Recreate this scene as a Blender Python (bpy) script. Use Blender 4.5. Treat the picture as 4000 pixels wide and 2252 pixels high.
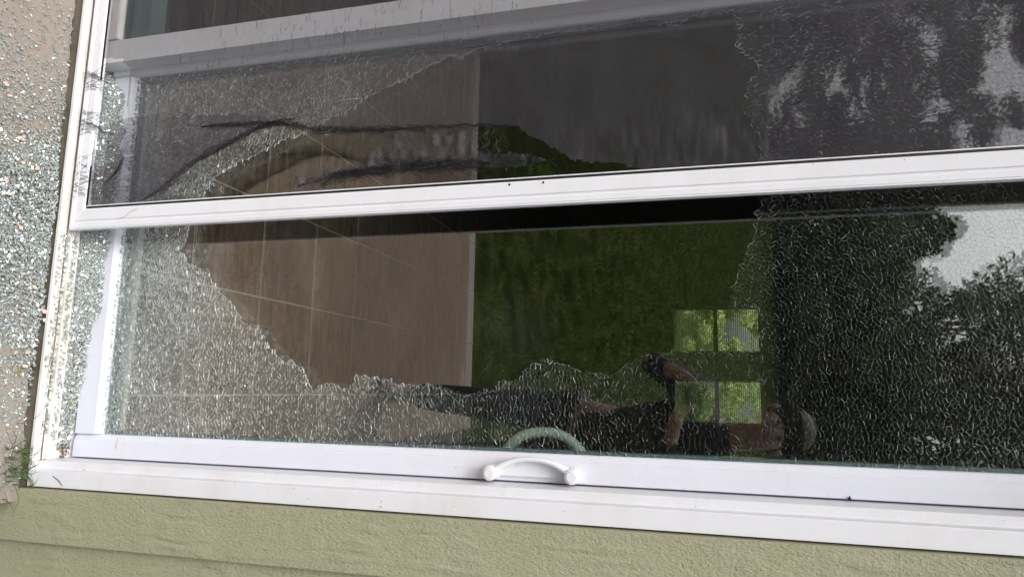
import bpy, bmesh, math, random
import numpy as np
from mathutils import Vector, Matrix, Euler, geometry
random.seed(7); rng = np.random.default_rng(7)
for o in list(bpy.data.objects): bpy.data.objects.remove(o)
S = bpy.context.scene
COL = S.collection
R = math.radians

# ------------------------------------------------------------------ camera, sky, sun, exposure
cam_d = bpy.data.cameras.new('camera'); cam = bpy.data.objects.new('camera', cam_d); COL.objects.link(cam)
CAM = Vector((0.0, -1.22, 1.38))
ax = Vector((-0.01860486, 0.26159655, 0.96499798)); ay = -Vector((0.98918846, 0.145238, -0.0203006)); az = -Vector((-0.14546494, 0.95418718, -0.26147042))
rot = Matrix((ax, ay, az)).transposed()
cam.matrix_world = Matrix.Translation(CAM) @ rot.to_4x4()
cam_d.sensor_width = 36; cam_d.lens = 24.04; cam_d.clip_start = 0.02; cam_d.clip_end = 500
S.camera = cam
w = bpy.data.worlds.new('World'); S.world = w; w.use_nodes = True
nt = w.node_tree; nt.nodes.clear()
sky = nt.nodes.new('ShaderNodeTexSky'); sky.sky_type = 'NISHITA'; sky.sun_disc = False
SUN_EL, SUN_ROT = R(58), R(205)
sky.sun_elevation = SUN_EL; sky.sun_rotation = SUN_ROT; sky.dust_density = 6; sky.air_density = 1.0; sky.ozone_density = 1.5
hsv = nt.nodes.new('ShaderNodeHueSaturation'); hsv.inputs['Saturation'].default_value = 0.35
bg = nt.nodes.new('ShaderNodeBackground'); bg.inputs[1].default_value = 0.15
wo = nt.nodes.new('ShaderNodeOutputWorld')
nt.links.new(sky.outputs[0], hsv.inputs['Color']); nt.links.new(hsv.outputs[0], bg.inputs[0]); nt.links.new(bg.outputs[0], wo.inputs[0])
sd = bpy.data.lights.new('sun', 'SUN'); sd.energy = 0.7; sd.angle = R(25); sd.color = (1.0, 0.97, 0.93)
sun = bpy.data.objects.new('sun', sd); COL.objects.link(sun)
sv = Vector((math.sin(SUN_ROT) * math.cos(SUN_EL), math.cos(SUN_ROT) * math.cos(SUN_EL), math.sin(SUN_EL)))
sun.rotation_euler = (-sv).to_track_quat('-Z', 'Y').to_euler()
S.view_settings.view_transform = 'Standard'; S.view_settings.look = 'None'; S.view_settings.gamma = 1
S.view_settings.exposure = 0.68
S.render.engine = 'CYCLES'
S.cycles.use_denoising = True
S.cycles.max_bounces = 10; S.cycles.transparent_max_bounces = 40; S.cycles.glossy_bounces = 5; S.cycles.diffuse_bounces = 4
S.cycles.sample_clamp_indirect = 6
S.render.use_persistent_data = False

# ------------------------------------------------------------------ traced outlines, in metres on their own planes (x, z)
HOLE= [(-0.329, 0.217), (-0.358, 0.222), (-0.374, 0.229), (-0.44, 0.256), (-0.473, 0.275), (-0.495, 0.306), (-0.517, 0.347), (-0.53, 0.389), (-0.551, 0.441), (-0.565, 0.471), (-0.573, 0.521), (-0.587, 0.552), (-0.606, 0.585), (-0.616, 0.621), (-0.622, 0.639), (-0.639, 0.657), (-0.65, 0.688), (-0.665, 0.722), (-0.673, 0.755), (-0.683, 0.777), (-0.697, 0.801), (-0.702, 0.819), (-0.714, 0.848), (-0.723, 0.867), (-0.716, 0.88), (-0.711, 0.893), (-0.721, 0.912), (-0.729, 0.929), (-0.729, 0.952), (-0.732, 0.969), (-0.742, 1.014), (-0.74, 1.058), (-0.746, 1.095), (-0.744, 1.139), (-0.742, 1.185), (-0.745, 1.24), (-0.745, 1.279), (-0.746, 1.311), (-0.738, 1.318), (-0.735, 1.332), (-0.731, 1.35), (-0.74, 1.373), (-0.745, 1.394), (-0.747, 1.427), (-0.749, 1.454), (-0.729, 1.469), (-0.716, 1.472), (-0.683, 1.47), (-0.667, 1.462), (-0.657, 1.476), (-0.643, 1.492), (-0.634, 1.506), (-0.627, 1.508), (-0.612, 1.497), (-0.593, 1.482), (-0.573, 1.479), (-0.539, 1.473), (-0.518, 1.485), (-0.493, 1.497), (-0.477, 1.501), (-0.438, 1.497), (-0.399, 1.503), (-0.371, 1.5), (-0.351, 1.501), (-0.337, 1.49), (-0.321, 1.493), (-0.31, 1.485), (-0.298, 1.487), (-0.274, 1.476), (-0.256, 1.468), (-0.237, 1.463), (-0.221, 1.457), (-0.192, 1.443), (-0.184, 1.439), (-0.169, 1.44), (-0.164, 1.469), (-0.155, 1.491), (-0.114, 1.494), (-0.082, 1.489), (-0.074, 1.439), (-0.078, 1.389), (-0.076, 1.332), (-0.074, 1.311), (-0.065, 1.304), (-0.073, 1.295), (-0.062, 1.271), (-0.068, 1.263), (-0.051, 1.252), (-0.036, 1.233), (-0.028, 1.211), (-0.031, 1.186), (-0.035, 1.157), (-0.046, 1.133), (-0.054, 1.117), (-0.05, 1.108), (-0.061, 1.081), (-0.05, 1.072), (-0.052, 1.06), (-0.032, 1.046), (-0.016, 1.026), (-0.013, 0.999), (0.008, 0.983), (0.004, 0.962), (0.011, 0.945), (0.016, 0.911), (0.004, 0.885), (-0.002, 0.859), (-0.007, 0.833), (-0.001, 0.821), (-0.005, 0.802), (-0.004, 0.78), (-0.014, 0.755), (-0.018, 0.726), (-0.02, 0.702), (-0.021, 0.683), (-0.011, 0.675), (0.01, 0.659), (0.001, 0.631), (-0.007, 0.609), (0.005, 0.592), (0.011, 0.587), (0.006, 0.572), (-0.032, 0.548), (-0.049, 0.529), (-0.053, 0.515), (-0.047, 0.501), (-0.073, 0.477), (-0.075, 0.464), (-0.106, 0.445), (-0.131, 0.427), (-0.128, 0.408), (-0.142, 0.386), (-0.169, 0.366), (-0.187, 0.345), (-0.201, 0.328), (-0.22, 0.31), (-0.256, 0.28), (-0.259, 0.263), (-0.267, 0.248), (-0.277, 0.23), (-0.298, 0.212), (-0.31, 0.199)]
TEAR= [(-0.418, 0.214), (-0.442, 0.229), (-0.482, 0.267), (-0.506, 0.315), (-0.529, 0.374), (-0.548, 0.418), (-0.562, 0.456), (-0.565, 0.508), (-0.551, 0.56), (-0.545, 0.597), (-0.534, 0.695), (-0.528, 0.79), (-0.525, 0.869), (-0.519, 0.958), (-0.514, 1.043), (-0.499, 1.054), (-0.483, 1.08), (-0.465, 1.11), (-0.448, 1.131), (-0.433, 1.151), (-0.428, 1.186), (-0.423, 1.234), (-0.416, 1.263), (-0.405, 1.296), (-0.402, 1.136), (-0.405, 0.818), (-0.402, 0.457)]
TEARLOW= [(-0.767, -0.016), (-0.773, 0.01), (-0.766, 0.049), (-0.74, 0.075), (-0.701, 0.076), (-0.624, 0.078), (-0.554, 0.083), (-0.512, 0.066), (-0.509, 0.013), (-0.599, -0.004)]
FLAP= [(-0.429, 0.537), (-0.416, 0.569), (-0.431, 0.611), (-0.436, 0.653), (-0.437, 0.701), (-0.436, 0.759), (-0.439, 0.816), (-0.436, 0.884), (-0.434, 0.96), (-0.43, 1.024), (-0.434, 1.075), (-0.439, 1.111), (-0.456, 1.065), (-0.464, 1.028), (-0.46, 1.007), (-0.471, 0.964), (-0.519, 0.958), (-0.525, 0.869), (-0.528, 0.79), (-0.529, 0.755), (-0.502, 0.744), (-0.476, 0.722), (-0.467, 0.687), (-0.458, 0.652), (-0.456, 0.603), (-0.442, 0.555)]
CHIPS= [(-0.528, -0.105), (-0.477, -0.096), (-0.207, -0.035), (-0.165, -0.022), (-0.156, -0.054), (-0.061, -0.032), (-0.265, -0.101), (-0.285, -0.074), (-0.354, -0.089), (-0.332, -0.083), (-0.634, -0.156), (-0.611, -0.147), (-0.535, -0.102), (-0.528, -0.111), (-0.611, -0.027), (-0.429, -0.13), (-0.399, -0.115), (-0.474, -0.062), (-0.156, -0.002), (-0.059, -0.059), (-0.136, -0.0), (-0.03, -0.034), (-0.249, -0.048), (-0.234, -0.066), (-0.425, -0.128)]

# ------------------------------------------------------------------ helpers
def mesh_obj(name, verts, faces, mats=None, parent=None, mi=None, smooth=False):
    me = bpy.data.meshes.new(name)
    me.from_pydata([tuple(v) for v in verts], [], faces)
    if mats:
        for m in (mats if isinstance(mats, (list, tuple)) else [mats]): me.materials.append(m)
    if mi is not None: me.polygons.foreach_set('material_index', mi)
    if smooth: me.polygons.foreach_set('use_smooth', [True] * len(me.polygons))
    me.update()
    o = bpy.data.objects.new(name, me); COL.objects.link(o)
    if parent is not None: o.parent = parent
    return o
def fast_mesh(name, V, loops, starts, totals, mats, parent=None, mi=None):
    me = bpy.data.meshes.new(name)
    me.vertices.add(len(V)); me.vertices.foreach_set('co', np.asarray(V, np.float32).ravel())
    me.loops.add(len(loops)); me.loops.foreach_set('vertex_index', np.asarray(loops, np.int32))
    me.polygons.add(len(starts)); me.polygons.foreach_set('loop_start', np.asarray(starts, np.int32)); me.polygons.foreach_set('loop_total', np.asarray(totals, np.int32))
    for m in (mats if isinstance(mats, (list, tuple)) else [mats]): me.materials.append(m)
    if mi is not None: me.polygons.foreach_set('material_index', np.asarray(mi, np.int32))
    me.polygons.foreach_set('use_smooth', [False] * len(starts)); me.update(calc_edges=True); me.validate()
    o = bpy.data.objects.new(name, me); COL.objects.link(o)
    if parent is not None: o.parent = parent
    return o
def tag(o, label=None, cat=None, group=None, kind=None):
    if label: o['label'] = label
    if cat: o['category'] = cat
    if group: o['group'] = group
    if kind: o['kind'] = kind
    return o
def empty(name, loc, label=None, cat=None, group=None):
    o = bpy.data.objects.new(name, None); COL.objects.link(o); o.location = loc; o.empty_display_size = 0.05
    return tag(o, label, cat, group)
def setp(o, p):
    """parent while keeping world coordinates (parents are unrotated empties)"""
    o.parent = p; o.matrix_parent_inverse = Matrix.Translation(-p.matrix_basis.translation) if p.parent is None else Matrix.Identity(4)
    return o
def bevel(o, wd=0.002, seg=2, ang=40):
    m = o.modifiers.new('bevel', 'BEVEL'); m.width = wd; m.segments = seg; m.limit_method = 'ANGLE'; m.angle_limit = R(ang)
    return o
def box(name, x0, x1, y0, y1, z0, z1, mat, parent=None, bv=0):
    v = [(x, y, z) for x in (x0, x1) for y in (y0, y1) for z in (z0, z1)]
    f = [(0, 1, 3, 2), (4, 6, 7, 5), (0, 4, 5, 1), (2, 3, 7, 6), (0, 2, 6, 4), (1, 5, 7, 3)]
    o = mesh_obj(name, v, f, mat)
    if parent is not None: setp(o, parent)
    if bv: bevel(o, bv)
    return o
def extrude(name, prof, axis, a, b, mat, parent=None, bv=0.0, mitre=(0, 0), flip=False):
    """prof: closed polygon. axis 'z': (x,y) extruded a..b in z; axis 'x': (y,z) extruded in x. mitre shears each end by k*coordinate"""
    n = len(prof); V = []
    for k, t in enumerate((a, b)):
        for p, q in prof:
            if axis == 'z': V.append((p, q, t + mitre[k] * (p - prof[0][0])))
            else: V.append((t + mitre[k] * (q - prof[0][1]), p, q))
    F = [tuple(range(n))[::-1], tuple(range(n, 2 * n))] + [(i, (i + 1) % n, n + (i + 1) % n, n + i) for i in range(n)]
    o = mesh_obj(name, V, F, mat)
    bm = bmesh.new(); bm.from_mesh(o.data); bmesh.ops.recalc_face_normals(bm, faces=bm.faces); bm.to_mesh(o.data); bm.free()
    if parent is not None: setp(o, parent)
    if bv: bevel(o, bv)
    return o
def tube(name, pts, rad, mat, parent=None, seg=8, flat=1.0, up=Vector((0, 1, 0)), smooth=True):
    pts = [Vector(p) for p in pts]; n = len(pts); V = []; F = []
    rr = rad if isinstance(rad, (list, tuple)) else [rad] * n
    for i, p in enumerate(pts):
        t = (pts[min(i + 1, n - 1)] - pts[max(i - 1, 0)]).normalized()
        a = t.cross(up)
        if a.length < 1e-4: a = t.cross(Vector((1, 0, 0.2)))
        a.normalize(); b = a.cross(t).normalized()
        for k in range(seg):
            an = 2 * math.pi * k / seg
            V.append(p + a * math.cos(an) * rr[i] + b * math.sin(an) * rr[i] * flat)
    for i in range(n - 1):
        for k in range(seg):
            F.append((i * seg + k, i * seg + (k + 1) % seg, (i + 1) * seg + (k + 1) % seg, (i + 1) * seg + k))
    F.append(tuple(range(seg))[::-1]); F.append(tuple(range((n - 1) * seg, n * seg)))
    o = mesh_obj(name, V, F, mat, smooth=smooth)
    if parent is not None: setp(o, parent)
    return o
def inside(poly, x, y):
    x = np.asarray(x, float); y = np.asarray(y, float); r = np.zeros(x.shape, bool); n = len(poly)
    for i in range(n):
        x1, y1 = poly[i]; x2, y2 = poly[(i + 1) % n]
        if y1 == y2: continue
        r ^= ((y1 > y) != (y2 > y)) & (x < (x2 - x1) * (y - y1) / (y2 - y1) + x1)
    return r
def vnoise(x, y, s, seed=0):
    """smooth value noise"""
    x = np.asarray(x) / s + seed * 17.3; y = np.asarray(y) / s + seed * 5.1
    xi = np.floor(x).astype(int); yi = np.floor(y).astype(int); fx = x - xi; fy = y - yi
    fx = fx * fx * (3 - 2 * fx); fy = fy * fy * (3 - 2 * fy)
    h = lambda a, b: ((np.sin(a * 127.1 + b * 311.7 + seed * 74.7) * 43758.5453) % 1.0)
    return (h(xi, yi) * (1 - fx) + h(xi + 1, yi) * fx) * (1 - fy) + (h(xi, yi + 1) * (1 - fx) + h(xi + 1, yi + 1) * fx) * fy

# ------------------------------------------------------------------ materials
class N:
    def __init__(s, name):
        s.m = bpy.data.materials.new(name); s.m.use_nodes = True; s.t = s.m.node_tree; s.t.nodes.clear()
        s.out = s.t.nodes.new('ShaderNodeOutputMaterial')
    def n(s, typ, **kw):
        d = s.t.nodes.new('ShaderNode' + typ)
        for k, v in kw.items():
            if k in d.inputs.keys(): s.put(d.inputs[k], v)
            elif k.startswith('i') and k[1:].isdigit(): s.put(d.inputs[int(k[1:])], v)
            else: setattr(d, k, v)
        return d
    def put(s, sock, v):
        if isinstance(v, bpy.types.NodeSocket): s.t.links.new(v, sock)
        elif isinstance(v, bpy.types.Node): s.t.links.new(v.outputs[0], sock)
        else:
            if isinstance(v, tuple) and len(v) == 3 and sock.type == 'RGBA': v = (*v, 1)
            sock.default_value = v
    def math(s, op, a, b=0.5, clamp=False): return s.n('Math', operation=op, i0=a, i1=b, use_clamp=clamp).outputs[0]
    def mix(s, f, a, b):
        d = s.n('Mix', data_type='RGBA'); s.put(d.inputs[0], f); s.put(d.inputs[6], a); s.put(d.inputs[7], b); return d.outputs[2]
    def ramp(s, f, stops):
        d = s.n('ValToRGB'); s.put(d.inputs[0], f); e = d.color_ramp.elements
        while len(e) < len(stops): e.new(0.5)
        for el, (p, c) in zip(e, stops): el.position = p; el.color = (c, c, c, 1) if not isinstance(c, tuple) else (*c, 1)
        return d.outputs[0]
    def noise(s, scale, detail=3, rough=0.55, vec=None, dist=0):
        d = s.n('TexNoise', Scale=scale, Detail=detail, Roughness=rough, Distortion=dist)
        if vec is not None: s.put(d.inputs['Vector'], vec)
        return d.outputs[0]
    def pos(s, sx=1, sy=1, sz=1, rot=(0, 0, 0)):
        g = s.n('TexCoord'); m = s.n('Mapping'); s.put(m.inputs[0], g.outputs['Object']); m.inputs['Scale'].default_value = (sx, sy, sz); m.inputs['Rotation'].default_value = rot
        return m.outputs[0]
    def bump(s, h, strength=0.3, dist=0.002, normal=None):
        d = s.n('Bump', Strength=strength, Distance=dist, Height=h)
        if normal is not None: s.put(d.inputs['Normal'], normal)
        return d.outputs[0]
    def done(s, sh): s.put(s.out.inputs[0], sh); return s.m
    def pr(s, color, rough=0.5, normal=None, **kw):
        d = s.n('BsdfPrincipled'); s.put(d.inputs['Base Color'], color); s.put(d.inputs['Roughness'], rough)
        if normal is not None: s.put(d.inputs['Normal'], normal)
        for k, v in kw.items(): s.put(d.inputs[k], v)
        return d
def schlick(q, base):
    lw = q.n('LayerWeight', Blend=0.5).outputs['Facing']
    p = q.math('POWER', lw, 5.0)
    return q.math('ADD', q.math('MULTIPLY', p, 1 - base), base, clamp=True)
def m_glass(name, base, tint, rough=0.0, rc=(1, 1, 1), bumpy=False):
    q = N(name); tr = q.n('BsdfTransparent', Color=tint); gl = q.n('BsdfGlossy', Roughness=rough, Color=rc)
    if bumpy: q.put(gl.inputs['Normal'], q.bump(q.noise(60, 2, vec=q.pos()), 0.1, 0.0015))
    mx = q.n('MixShader', i0=schlick(q, base), i1=tr, i2=gl)
    return q.done(mx.outputs[0])
def m_vinyl(name, col, dirt=(0.42, 0.33, 0.22), amt=0.35, rough=0.38, spec=1.0):
    q = N(name); P = q.pos()
    big = q.noise(6, 4, vec=P); fine = q.noise(420, 2, vec=P); speck = q.noise(160, 3, 0.7, vec=P)
    c = q.mix(q.math('MULTIPLY', q.ramp(big, [(0.52, 0.0), (0.72, 1.0)]), amt * 0.45), col, dirt)
    c = q.mix(q.math('MULTIPLY', q.ramp(speck, [(0.67, 0.0), (0.74, 1.0)]), amt * spec), c, (0.16, 0.11, 0.07))
    sp2 = q.n('TexVoronoi', Scale=70.0); q.put(sp2.inputs['Vector'], P); sz = q.ramp(q.noise(11, 2, vec=P), [(0.5, 0.0), (0.8, 1.0)])
    dot = q.math('LESS_THAN', sp2.outputs['Distance'], q.math('MULTIPLY', sz, 0.16)); c = q.mix(q.math('MULTIPLY', dot, 0.75 * spec), c, (0.10, 0.075, 0.05))
    sm = q.noise(3.0, 5, 0.7, vec=q_scale(q, P, 1, 1, 3.0)); c = q.mix(q.math('MULTIPLY', q.ramp(sm, [(0.48, 0.0), (0.68, 1.0)]), 0.16 + amt * 0.25), c, (0.58, 0.53, 0.46))
    c = q.mix(q.math('MULTIPLY', fine, 0.06), c, (0.5, 0.5, 0.5))
    return q.done(q.pr(c, rough, q.bump(q.noise(35, 3, vec=P), 0.08, 0.002)))
def q_scale(q, v, a, b, c):
    m = q.n('Mapping'); q.put(m.inputs[0], v); m.inputs['Scale'].default_value = (a, b, c); return m.outputs[0]
M = {}
M['vinyl'] = m_vinyl('white_vinyl', (0.75, 0.76, 0.81))
M['vinyl_dirty'] = m_vinyl('weathered_vinyl', (0.74, 0.72, 0.69), amt=0.9)
M['vinyl_cool'] = m_vinyl('cool_white_vinyl', (0.72, 0.74, 0.84), amt=0.15)
M['alu_white'] = m_vinyl('painted_aluminium', (0.77, 0.78, 0.83), amt=0.12, rough=0.3)
q = N('black_gasket_and_shade'); M['gasket_shade'] = q.done(q.pr((0.008, 0.007, 0.01), 0.6))
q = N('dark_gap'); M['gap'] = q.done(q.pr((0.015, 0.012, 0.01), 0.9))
M['pane_in'] = m_glass('low_e_glass', 0.155, (0.96, 0.97, 0.96), rc=(1.0, 0.985, 0.97))
M['pane_fixed'] = m_glass('fixed_glass', 0.022, (0.82, 0.86, 0.85), rc=(0.85, 0.9, 1))
M['pane_far'] = m_glass('window_glass', 0.05, (0.93, 0.96, 0.94))
M['shard_face'] = m_glass('tempered_glass', 0.055, (0.985, 0.992, 0.988), bumpy=False)
# crack walls: clear mixed with white, the bright attribute paints in their glints
q = N('crack_facet')
an = q.n('Attribute', attribute_name='bright').outputs['Fac']
df = q.n('BsdfDiffuse', Color=(0.86, 0.90, 0.90)); gl = q.n('BsdfGlossy', Roughness=0.15, Color=(1, 1, 1)); tl = q.n('BsdfTranslucent', Color=(0.80, 0.86, 0.85))
a1 = q.n('MixShader', i0=0.5, i1=df.outputs[0], i2=tl.outputs[0]); a2 = q.n('MixShader', i0=0.3, i1=a1.outputs[0], i2=gl.outputs[0])
tr = q.n('BsdfTransparent', Color=(0.985, 0.992, 0.99))
M['crack'] = q.done(q.n('MixShader', i0=an, i1=tr.outputs[0], i2=a2.outputs[0]).outputs[0])
# loose pieces of tempered glass
q = N('loose_glass'); rnd = q.noise(120, 1, vec=q.pos()); oi = q.n('ObjectInfo').outputs['Random']; rr0 = q.math('FRACT', q.math('ADD', q.math('MULTIPLY', rnd, 6.0), oi))
colr = q.mix(q.ramp(rr0, [(0.15, 0.0), (0.85, 1.0)]), (0.13, 0.155, 0.14), (0.82, 0.87, 0.85))  # dark to white tones paint sparkle into the clear pieces
df = q.n('BsdfDiffuse', Color=colr); tr = q.n('BsdfTransparent', Color=(0.80, 0.89, 0.86)); gl = q.n('BsdfGlossy', Roughness=0.03, Color=(1, 1, 1))
m1 = q.n('MixShader', i0=0.42, i1=df.outputs[0], i2=tr.outputs[0])
m2 = q.n('MixShader', i0=schlick(q, 0.2), i1=m1.outputs[0], i2=gl.outputs[0]); M['loose'] = q.done(m2.outputs[0])
# concrete
q = N('patio_concrete'); P = q.pos(); a = q.noise(5, 5, vec=P); b = q.noise(260, 3, 0.7, vec=P); vo = q.n('TexVoronoi', Scale=240.0); q.put(vo.inputs['Vector'], P)
c = q.mix(q.ramp(a, [(0.35, 0.0), (0.65, 1.0)]), (0.165, 0.105, 0.060), (0.25, 0.165, 0.098)); c = q.mix(q.ramp(b, [(0.4, 0.0), (0.62, 1.0)]), c, (0.14, 0.125, 0.11))
c = q.mix(q.math('MULTIPLY', q.ramp(vo.outputs['Distance'], [(0.05, 1.0), (0.25, 0.0)]), 0.35), c, (0.55, 0.5, 0.44))
mb = q.n('Mapping'); q.put(mb.inputs[0], P); mb.inputs['Scale'].default_value = (3, 70, 1); br_ = q.noise(1.6, 4, 0.65, vec=mb.outputs[0], dist=0.3); st_ = q.noise(1.7, 5, 0.6, vec=q_scale(q, P, 0.6, 1.6, 1))
c = q.mix(q.ramp(br_, [(0.35, 0.65), (0.55, 0.0)]), c, (0.11, 0.08, 0.055)); c = q.mix(q.ramp(st_, [(0.5, 0.0), (0.78, 0.7)]), c, (0.12, 0.085, 0.06)); c = q.mix(q.ramp(st_, [(0.28, 0.5), (0.42, 0.0)]), c, (0.42, 0.34, 0.25))
sy_ = q.n('SeparateXYZ'); q.put(sy_.inputs[0], P); dry = q.ramp(q.math('ADD', sy_.outputs[1], q.math('ADD', q.math('MULTIPLY', q.noise(3, 3, vec=P), 0.25), 0.30)), [(0.0, 0.0), (0.12, 1.0)])  # dry masks extra brightness put into the colour near the door, sparing the mirrored patio
c = q.mix(q.math('MULTIPLY', dry, 0.62), c, q.mix(b, (0.30, 0.27, 0.235), (0.47, 0.42, 0.36)))
M['concrete'] = q.done(q.pr(c, 0.9, q.bump(q.math('ADD', b, q.noise(60, 3, vec=P)), 0.7, 0.003)))
q = N('patio_edge_concrete'); b = q.noise(150, 3, 0.7, vec=q.pos()); M['edge'] = q.done(q.pr(q.mix(b, (0.19, 0.17, 0.15), (0.29, 0.26, 0.22)), 0.9, q.bump(b, 0.5, 0.003)))
q = N('foundation_mortar'); b = q.noise(300, 4, 0.7, vec=q.pos()); a = q.noise(12, 3, vec=q.pos())
c = q.mix(b, (0.085, 0.07, 0.05), (0.22, 0.19, 0.15)); c = q.mix(q.ramp(a, [(0.5, 0.0), (0.75, 0.6)]), c, (0.05, 0.06, 0.025)); M['mortar'] = q.done(q.pr(c, 0.95, q.bump(b, 0.8, 0.003)))
q = N('soil'); b = q.noise(60, 4, 0.7, vec=q.pos()); M['soil'] = q.done(q.pr(q.mix(b, (0.035, 0.028, 0.02), (0.12, 0.10, 0.075)), 0.95, q.bump(b, 0.8, 0.01)))
q = N('lawn_turf'); a = q.noise(0.8, 4, vec=q.pos()); b = q.noise(45, 4, 0.7, vec=q.pos()); e = q.noise(3.2, 3, vec=q.pos())
c = q.mix(a, (0.036, 0.058, 0.018), (0.060, 0.086, 0.028)); c = q.mix(q.ramp(b, [(0.3, 0.8), (0.6, 0.0)]), c, (0.014, 0.026, 0.007)); c = q.mix(q.ramp(q.noise(4.5, 3, vec=q.pos()), [(0.42, 0.75), (0.56, 0.0)]), c, (0.02, 0.034, 0.012)); c = q.mix(q.ramp(e, [(0.5, 0.0), (0.75, 0.7)]), c, (0.11, 0.10, 0.04))
M['turf'] = q.done(q.n('BsdfDiffuse', Color=c, Normal=q.bump(b, 1.0, 0.03)).outputs[0])
q = N('grass_blade'); r = q.noise(5, 3, vec=q.pos()); ra = q.noise(160, 1, vec=q.pos()); r2 = q.noise(26, 2, vec=q.pos()); c = q.mix(q.ramp(r, [(0.40, 0.0), (0.60, 1.0)]), (0.05, 0.10, 0.022), (0.28, 0.36, 0.11)); c = q.mix(q.ramp(r2, [(0.35, 0.7), (0.55, 0.0)]), c, (0.04, 0.055, 0.015)); c = q.mix(q.ramp(ra, [(0.6, 0.0), (0.68, 1.0)]), c, (0.30, 0.27, 0.12))
d1 = q.n('BsdfDiffuse', Color=c); d2 = q.n('BsdfTranslucent', Color=c); M['blade'] = q.done(q.n('MixShader', i0=0.35, i1=d1.outputs[0], i2=d2.outputs[0]).outputs[0])
def m_leaf(name, c1, c2):
    q = N(name); r = q.noise(1.1, 3, vec=q.pos()); f = q.noise(30, 1, vec=q.pos()); c = q.mix(r, c1, c2); c = q.mix(q.math('MULTIPLY', f, 0.5), c, tuple(v * 1.9 for v in c2))
    a = q.n('BsdfDiffuse', Color=c); b = q.n('BsdfTranslucent', Color=c)
    return q.done(q.n('MixShader', i0=0.4, i1=a.outputs[0], i2=b.outputs[0]).outputs[0])
M['leaf_dark'] = m_leaf('spruce_needles', (0.060, 0.105, 0.050), (0.115, 0.165, 0.080)); M['leaf_mid'] = m_leaf('oak_leaves', (0.070, 0.120, 0.045), (0.12, 0.18, 0.07)); M['leaf_sunlit'] = m_leaf('sunlit_leaves', (0.30, 0.36, 0.12), (0.46, 0.52, 0.24))  # last one has sunlight painted in as raised leaf colour, behind the house
q = N('bark'); b = q.noise(30, 4, vec=q.pos(1, 1, 0.2)); M['bark'] = q.done(q.pr(q.mix(b, (0.05, 0.04, 0.03), (0.16, 0.13, 0.10)), 0.9, q.bump(b, 0.6, 0.01)))
# siding: embossed wood grain on painted fibre board
def m_siding(name, seed):
    q = N(name); g = q.n('TexCoord'); mp = q.n('Mapping'); q.put(mp.inputs[0], g.outputs['Object']); mp.inputs['Location'].default_value = (seed * 3.1, 0, seed * 1.7); P0 = mp.outputs[0]
    ms = q.n('Mapping'); q.put(ms.inputs[0], P0); ms.inputs['Scale'].default_value = (1.0, 1.0, 0.22); P = ms.outputs[0]
    warp = q.noise(6.5, 3, vec=P); wv = q.n('TexWave', Scale=9.0, Distortion=16.0, Detail=3.0); wv.inputs['Detail Scale'].default_value = 1.4; q.put(wv.inputs['Vector'], P)
    msk = q.ramp(q.noise(7, 2, vec=P0), [(0.46, 0.0), (0.62, 1.0)])
    gr = q.math('MULTIPLY', wv.outputs['Fac'], msk); peb = q.noise(230, 3, 0.75, vec=q_scale(q, P0, 1, 1, 0.6)); peb2 = q.noise(420, 2, 0.7, vec=P0)
    h = q.math('ADD', q.math('MULTIPLY', gr, 0.7), q.math('ADD', q.math('MULTIPLY', peb, 1.0), q.math('MULTIPLY', peb2, 0.35)))
    big = q.noise(9, 3, vec=P0)
    c = q.mix(big, (0.33, 0.325, 0.205), (0.375, 0.37, 0.26)); c = q.mix(q.ramp(peb, [(0.52, 0.0), (0.72, 0.5)]), c, (0.42, 0.41, 0.32)); c = q.mix(q.ramp(peb, [(0.3, 0.55), (0.42, 0.0)]), c, (0.23, 0.21, 0.12))
    sp = q.noise(330, 2, 0.8, vec=P0); c = q.mix(q.ramp(sp, [(0.72, 0.0), (0.77, 0.8)]), c, (0.12, 0.09, 0.06))
    return q.done(q.pr(c, 0.62, q.bump(h, 0.75, 0.0045)))
M['siding_a'] = m_siding('sage_trim_board', 0); M['siding_b'] = m_siding('sage_siding_panel', 5)
# interior
q = N('slate_tile'); P = q.pos(); g = q.n('TexCoord'); oi = q.n('ObjectInfo').outputs['Random']
cv = q.n('CombineXYZ'); q.put(cv.inputs[0], q.math('MULTIPLY', oi, 37.0)); q.put(cv.inputs[1], q.math('MULTIPLY', oi, 91.0)); va = q.n('VectorMath', operation='ADD'); q.put(va.inputs[0], g.outputs['Object']); q.put(va.inputs[1], cv.outputs[0])
mm = q.n('Mapping'); q.put(mm.inputs[0], va.outputs[0]); mm.inputs['Scale'].default_value = (2.2, 9, 1)
a = q.noise(3.0, 5, 0.6, vec=mm.outputs[0], dist=1.2); b = q.noise(90, 3, 0.7, vec=va.outputs[0]); lay = q.noise(7, 3, 0.5, vec=va.outputs[0], dist=2.5)
c = q.mix(q.ramp(a, [(0.35, 0.0), (0.65, 1.0)]), (0.065, 0.046, 0.034), (0.31, 0.21, 0.14)); c = q.mix(q.math('MULTIPLY', oi, 0.45), c, (0.15, 0.14, 0.13)); c = q.mix(q.ramp(lay, [(0.485, 0.0), (0.5, 0.8), (0.515, 0.0)]), c, (0.028, 0.024, 0.02))
M['tile'] = q.done(q.pr(c, 0.38, q.bump(q.math('ADD', a, q.math('MULTIPLY', b, 0.4)), 0.4, 0.003)))
q = N('grout'); M['grout'] = q.done(q.pr((0.52, 0.47, 0.38), 0.9))
q = N('room_paint'); M['wall_in'] = q.done(q.pr((0.28, 0.25, 0.21), 0.85, q.bump(q.noise(120, 2, vec=q.pos()), 0.15, 0.002)))
q = N('window_trim_paint'); M['trim_in'] = q.done(q.pr((0.24, 0.21, 0.18), 0.5))
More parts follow.
